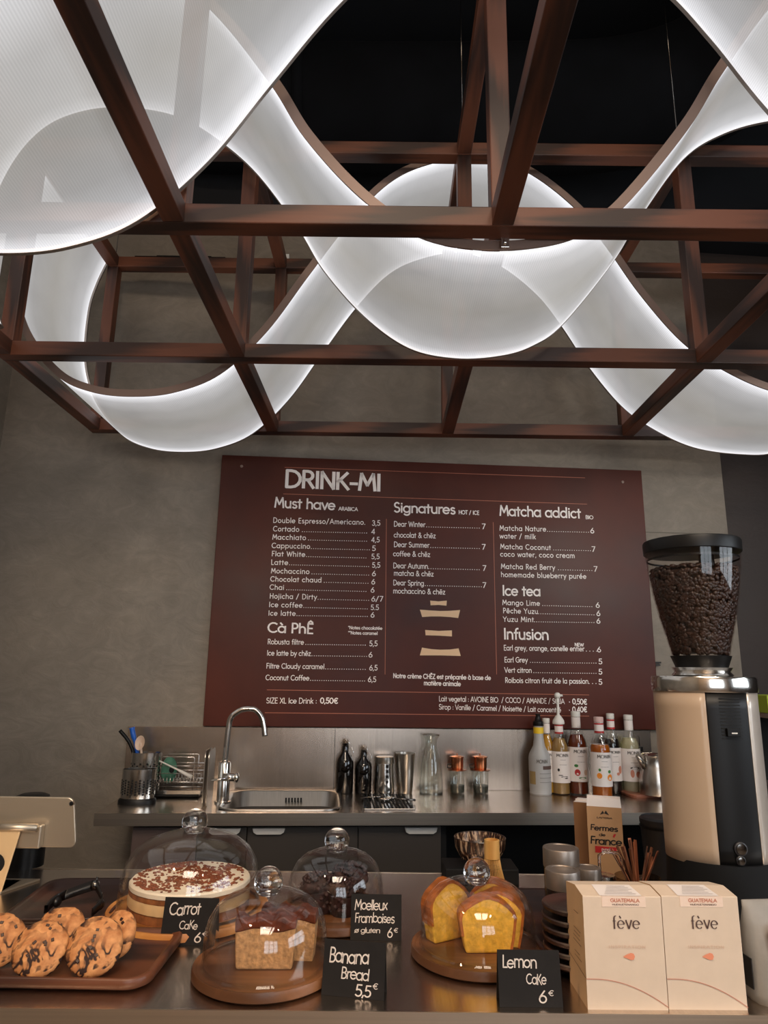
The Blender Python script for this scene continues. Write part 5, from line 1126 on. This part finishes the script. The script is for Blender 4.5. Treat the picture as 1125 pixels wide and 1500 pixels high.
# ---- coffee grinder
GB_ = onZ(1043, 1345, TOP); GB_.y = 1.30
v = ray(1049, 1130); GB_.x = 0; Pg = CP+v*(1.30/v.y)
gx = Pg.x
P = Vector((gx, 1.32, TOP)); k = mpp(Vector((gx, 1.32, 1.15))); Z = lambda y: zat(P, y)-TOP
gr = thing('coffee_grinder', 'tall beige electric coffee grinder with bean-filled clear hopper', 'coffee grinder', P, math.radians(-4))
Rg = 70*mpp(Vector((gx, 1.32, TOP+Z(1000)))) ; z0, z1 = Z(1255), Z(1012)
print('grinder', P, Rg, z0, z1)
SYG = .9
def sect(a0, a1, r, mat, name, zz0=z0, zz1=z1, tap=.985, drop=0):
    mb = MB(); n = 24; A0, A1 = math.radians(a0), math.radians(a1); vs = []; m_ = 10
    for j in range(m_+1):
        tt = j/m_; rr = r*(tap+(1-tap)*tt)
        for i in range(n+1):
            a = A0+(A1-A0)*i/n; vs.append((rr*math.cos(a), rr*math.sin(a)*SYG, zz0+(zz1-zz0)*tt))
    fs = [(j*(n+1)+i, j*(n+1)+i+1, (j+1)*(n+1)+i+1, (j+1)*(n+1)+i) for j in range(m_) for i in range(n)]
    mb.add(vs, fs, True); o = mb.build(name, mat, gr); s = o.modifiers.new('s', 'SOLIDIFY'); s.thickness = .003; s.offset = -1; return o
aS = -106; aE = -58
sect(90, 360+aS-2, Rg, GRIND, 'beige_shell'); sect(aE, 90, Rg, GRINDW, 'pale_shell'); 
cp_ = sect(aS-2.5, aE+.5, Rg*.99, BLACK, 'control_panel')
mb = MB(); mb.lathe([(Rg*1.02, z1-.001), (Rg*1.03, z1+.002), (Rg*1.03, z1+Z(992)-Z(1010)), (Rg*1.01, Z(991)), (Rg*.5, Z(991)+.001), (0, Z(991)+.001)], 56, sy=SYG); mb.build('steel_collar', CHROME, gr)
# vents and buttons on the panel (placed on the curved front)
def onshell(adeg, z, r=1.0): a = math.radians(adeg); return Vector((Rg*r*math.cos(a), Rg*r*math.sin(a)*SYG, z)), math.atan2(math.sin(a)/SYG, math.cos(a))
def ang(px, y):
    best = None
    for q in range(-130, -20):
        a_ = q; p_, _ = onshell(a_, Z(y)); wpt = gr_M @ p_; v = wpt-CP; x_ = 562.5+FPX*v.dot(RT)/v.dot(FW)
        if best is None or abs(x_-px) < best[0]: best = (abs(x_-px), q)
    return best[1]
gr_M = Matrix.Translation(gr.location) @ Matrix.Rotation(gr.rotation_euler.z, 4, 'Z')
va, vb = ang(1055, 1045), ang(1085, 1045)
mb = MB()
for i in range(13):
    z = Z(1020)-i*(Z(1020)-Z(1075))/12
    vs = []
    for aa in [va+(vb-va)*q_/4 for q_ in range(5)]:
        p_, _ = onshell(aa, z, .998); q_, _ = onshell(aa, z-.0022, .998); vs += [p_, q_]
    mb.add(vs, [(2*i_, 2*i_+1, 2*i_+3, 2*i_+2) for i_ in range(4)])
mb.build('vent_slot', HOLE, cp_, kind='stuff')
p_, r_ = onshell(ang(1073, 1068), Z(1068), .995); mb = MB(); mb.box((-.002, -.012, -.006), (.006, .012, .008), M=Matrix.Translation(p_) @ Matrix.Rotation(r_, 4, 'Z')); mb.build('latch', BLACK, cp_, bevel=.001)
mb = MB(); mb.box((.0061, -.005, -.001), (.0066, .005, .001), M=Matrix.Translation(p_) @ Matrix.Rotation(r_, 4, 'Z')); mb.build('latch_mark', WHITEP, cp_)
for y, rr, nm in ((1232, .0088, 'button'), (1248, .0062, 'button')):
    p_, r_ = onshell(ang(1085, y), Z(y)+.006, .99); M = Matrix.Translation(p_) @ Matrix.Rotation(r_, 4, 'Z') @ Matrix.Rotation(PI/2, 4, 'Y')
    mb = MB(); mb.lathe([(rr*1.25, 0), (rr*1.25, .0035), (rr*1.02, .0045), (rr, .003)], 24, M=M); mb.build('button_ring', DG, cp_)
    mb = MB(); mb.lathe([(rr, .002), (rr*.95, .0055), (rr*.5, .006), (0, .006)], 24, M=M); mb.build(nm, DCHROME, cp_)
mb = MB(); mb.lathe([(Rg*1.02, 0), (Rg*1.04, .01), (Rg*.97, z0+.004), (Rg*.9, z0+.006)], 48, sy=SYG*1.05); mb.build('base', MBLACK, gr)
# hopper
zh0 = Z(978); HB = Z(783+22); mb = MB(); mb.lathe([(Rg*.56, Z(991)), (Rg*.6, Z(989)), (Rg*.54, Z(984)), (Rg*.6, Z(978))], 40); mb.build('hopper_mount', CHROME, gr)
mb = MB(); mb.lathe([(Rg*.54, Z(984)), (Rg*.5, Z(980)), (Rg*.6, Z(961)), (Rg*.54, Z(961))], 40); mb.build('hopper_neck', BLACK, gr)
hp = [(.56, 962), (.63, 940), (.76, 905), (.86, 870), (.93, 838), (.97, 810)]
pr = [(Rg*a, Z(y)) for a, y in hp]
mb = MB(); mb.lathe(pr, 56, closed=True); hop = mb.build('hopper', GLASSD, gr)
mb = MB(); mb.lathe([(Rg*.97, Z(812)), (Rg*.99, Z(811)), (Rg*1.0, Z(797)), (Rg*.98, Z(794)), (Rg*.3, Z(793)), (0, Z(793))], 56); mb.build('hopper_lid', BLACK, gr)
mb = MB(); mb.lathe([(Rg*.93, Z(822)), (Rg*.93, Z(819))], 48, closed=True); mb.build('inner_ring', BLACK, gr)
mb = MB(); mb.tube([(Rg*.3, 0, Z(812)), (Rg*.3, 0, Z(842))], .014, 16); mb.build('shutter_knob', BLACK, gr)
def hr(z):
    for (r0, z_0), (r1, z_1) in zip(pr, pr[1:]):
        if z_0 <= z <= z_1: return r0+(r1-r0)*(z-z_0)/(z_1-z_0)
    return pr[0][0] if z < pr[0][1] else pr[-1][0]
zb_, zt_ = Z(957), Z(840)
mb = MB(); mb.lathe([(0, zb_)]+[(hr(zb_+(zt_-zb_)*i/8)-.009, zb_+(zt_-zb_)*i/8) for i in range(9)]+[(0, zt_+.004)], 40); mb.build('bean_fill', BEAN, gr)
rnd = random.Random(9); mb = MB()
def bean(p, M3):
    M = Matrix.Translation(p) @ M3; s = rnd.uniform(.85, 1.1)
    mb.sphere((0, 0, 0), .0068*s, 7, 5, sc=(1, .72, .5), M=M)
for i in range(1700):
    z = zb_+(zt_-zb_)*rnd.random(); a = rnd.uniform(-PI*1.15, PI*.15); r = hr(z)-.0058
    bean((r*math.cos(a), r*math.sin(a), z), (Matrix.Rotation(a+PI/2, 3, 'Z') @ Euler((PI/2+rnd.uniform(-.4, .4), rnd.uniform(0, 3), rnd.uniform(-.4, .4))).to_matrix()).to_4x4())
for i in range(500):
    r = (hr(zt_)-.008)*math.sqrt(rnd.random()); a = rnd.uniform(0, 2*PI); bean((r*math.cos(a), r*math.sin(a), zt_+.004+rnd.uniform(0, .004)), Euler((rnd.uniform(-.5, .5), rnd.uniform(-.5, .5), rnd.uniform(0, 3))).to_matrix().to_4x4())
mb.build('coffee_beans', BEAN, gr, kind='stuff')

# ---- cream coffee boxes
def cbox(lab, x0, x1, yb, yt, ybk, side, extra=0):
    A = onZ(x0, yb, TOP); B = onZ(x1, yb, TOP); W = (B-A).length; C = (A+B)/2; C.y += .003
    t = thing('coffee_box', lab, 'box', C, YF, 'cream coffee boxes'); H = zat(C, yt)-TOP; D = .085; w = W/2
    lift = .004; mb = MB()
    vs = [(-w, 0, 0), (w, 0, 0), (w, D, 0), (-w, D, 0), (-w, 0, H), (w, 0, H), (w, D*.45, H+lift), (w, D, H-.004), (-w, D, H-.004), (-w, D*.45, H+lift)]
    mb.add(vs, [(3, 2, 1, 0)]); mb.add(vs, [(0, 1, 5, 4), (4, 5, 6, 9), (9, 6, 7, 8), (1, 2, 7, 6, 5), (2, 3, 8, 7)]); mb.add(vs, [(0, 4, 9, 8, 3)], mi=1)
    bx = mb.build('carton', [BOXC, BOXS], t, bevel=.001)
    F = lambda fx, fz: Vector((-w+fx*W, -.0006, fz*H))
    mb = MB(); mb.box((-w+.24*W, -.0005, H*.905), (-w+.8*W, .0002, H+.0003)); mb.build('front_label', PINKP, bx)
    sl = lift/(D*.45)
    mb = MB(); mb.add([(-w+.22*W, .0005, H+.0006+.0005*sl), (-w+.76*W, .0005, H+.0006+.0005*sl), (-w+.72*W, D*.44, H+.0006+D*.44*sl), (-w+.22*W, D*.44, H+.0006+D*.44*sl)], [(0, 1, 2, 3)]); tl = mb.build('top_label', LABELP, bx)
    mb = MB()
    for j in range(6):
        y = D*(.06+.06*j); x_ = .3+.02*j; mb.add([(-w+(x_)*W, y, H+.0012+y*sl), (-w+(.7-.03*(j % 3))*W, y, H+.0012+y*sl), (-w+(.7-.03*(j % 3))*W, y+.0009, H+.0012+(y+.001)*sl), (-w+x_*W, y+.0009, H+.0012+(y+.001)*sl)], [(0, 1, 2, 3)])
    mb.build('small_print', flat('grey_print', (150, 140, 140), .6), tl)
    def tx(mb, s_, a, b, z, cap, wt, tr=.08, **kw): s = (b-a)*W/text_width(s_, tr); put_text(mb, s_, lambda x, y: Vector((-w+a*W+x*s, -.0009, z*H+y*cap*H)), wt, tr, **kw)
    mb = MB(); tx(mb, 'GUATEMALA', .35, .72, .95, .03, .2); mb.build('origin_lettering', INKR, bx)
    mb = MB(); tx(mb, 'HUEHUETENANGO', .37, .71, .92, .014, .16); mb.build('region_lettering', INKD, bx)
    mb = MB(); tx(mb, 'fève', .36, .71, .71, .115, .15, .1, nib=.32)
    for fx in (.385, .625): pass
    s = .35*W/text_width('fève', .1)
    xx = 0
    for ch in 'fève':
        wd = G[ch][0]
        feet = {'f': [(.18, 0)], 'v': [(.04, .66), (.54, .66)]}.get(ch, [])
        for fx_, fz_ in feet:
            a_ = -w+.36*W+(xx+fx_)*s; z_ = .71*H+fz_*.115*H; mb.add([(a_-.09*s, -.0009, z_-.015*.115*H), (a_+.09*s, -.0009, z_-.015*.115*H), (a_+.09*s, -.0009, z_+.03*.115*H), (a_-.09*s, -.0009, z_+.03*.115*H)], [(0, 1, 2, 3)])
        xx += wd+.1
    mb.build('name_lettering', INKD, bx)
    mb = MB(); tx(mb, 'INSPIRATION', .3, .76, .535, .026, .12, .25); mb.build('pale_lettering', INKP, bx)
    mb = MB(); pts = [(-.08, 0), (-.03, .022), (.02, .036), (.055, .03), (.07, .005), (.055, -.022), (.02, -.028), (-.03, -.014)]
    vs = [(-w+(.55+x)*W, -.0009, (.46+z)*H) for x, z in pts]; mb.add(vs, [tuple(range(8))[::-1]]); mb.build('drop_mark', flat('salmon_ink', (224, 140, 106), .6), bx)
    mb = MB(); arc = [(x, .265-.24*max(0, (x-.1)/.9)**2.0) for x in [i/20 for i in range(21)]]
    vs, fs = ribbon([(-w+x*W, z*H) for x, z in arc], .0009); mb.add([(x, -.0009, z) for x, z in vs], fs); mb.build('curved_line', INKR, bx)
    if side:
        mb = MB()
        for j, (y, z, l) in enumerate(((.3, .78, .25), (.2, .62, .4), (.25, .58, .35), (.25, .54, .4), (.2, .5, .45), (.3, .4, .3), (.2, .36, .4))): mb.add([(-w-.0006, D*y, H*z), (-w-.0006, D*(y+l), H*(z-.01)), (-w-.0006, D*(y+l), H*(z-.005)), (-w-.0006, D*y, H*(z+.006))], [(0, 3, 2, 1)])
        mb.add([(-w-.0006, 0, H*.265), (-w-.0006, D, H*.29), (-w-.0006, D, H*.296), (-w-.0006, 0, H*.272)], [(0, 3, 2, 1)])
        mb.build('side_print', INKD, bx)
    return t
cbox('left cream coffee box with brown lettering at the counter edge', 862.5, 980.5, 1481, 1313, 1290, True)
cbox('right cream coffee box with brown lettering, against the grey pouch', 982, 1097, 1481, 1313, 1290, True)
# ---- pouch and box at right edge
A = onZ(1117, 1477, TOP); k = mpp(A); t = thing('coffee_pouch', 'grey paper coffee pouch with pink label, cut by the right edge', 'bag', A+Vector((.05, .03, 0)), YF+.1); H = zat(A, 1326)-TOP
mb = MB(); vs = []; prof = [(.0, .052, .026), (.1, .056, .03), (.45, .056, .026), (.75, .055, .018), (.92, .054, .006), (1.0, .054, .002)]
n = 16
for f_, a_, b_ in prof: vs += [(a_*math.copysign(abs(math.cos(q))**.5, math.cos(q)), b_*math.copysign(abs(math.sin(q))**.7, math.sin(q)), f_*H) for q in [2*PI*i/n for i in range(n)]]
mb.add(vs, [(j*n+i, j*n+(i+1) % n, (j+1)*n+(i+1) % n, (j+1)*n+i) for j in range(5) for i in range(n)]+[tuple(range(n))[::-1], tuple(range(5*n, 6*n))], True); mb.build('bag_body', flat('grey_paper', (146, 141, 134), .6, var=.1, vs=30, bmp=.4), t)
mb = MB(); mb.box((-.034, -.0335, H*.18), (.034, -.029, H*.8)); mb.build('pink_label', flat('pink_label', (226, 176, 188), .6), t)
mb = MB(); mb.box((-.058, -.016, H*.15), (-.0565, .016, H*.45)); mb.build('dark_print', INKK, t)
P = onZ(1120, 1392, TOP); t = thing('kraft_box', 'beige cardboard box behind the coffee pouch at the right edge', 'box', P+Vector((.04, .05, 0)), YF); H = zat(P+Vector((0, .02, 0)), 1304)-TOP
mb = MB(); mb.box((-.045, -.03, 0), (.12, .04, H)); mb.build('carton', BOXC, t, bevel=.001)
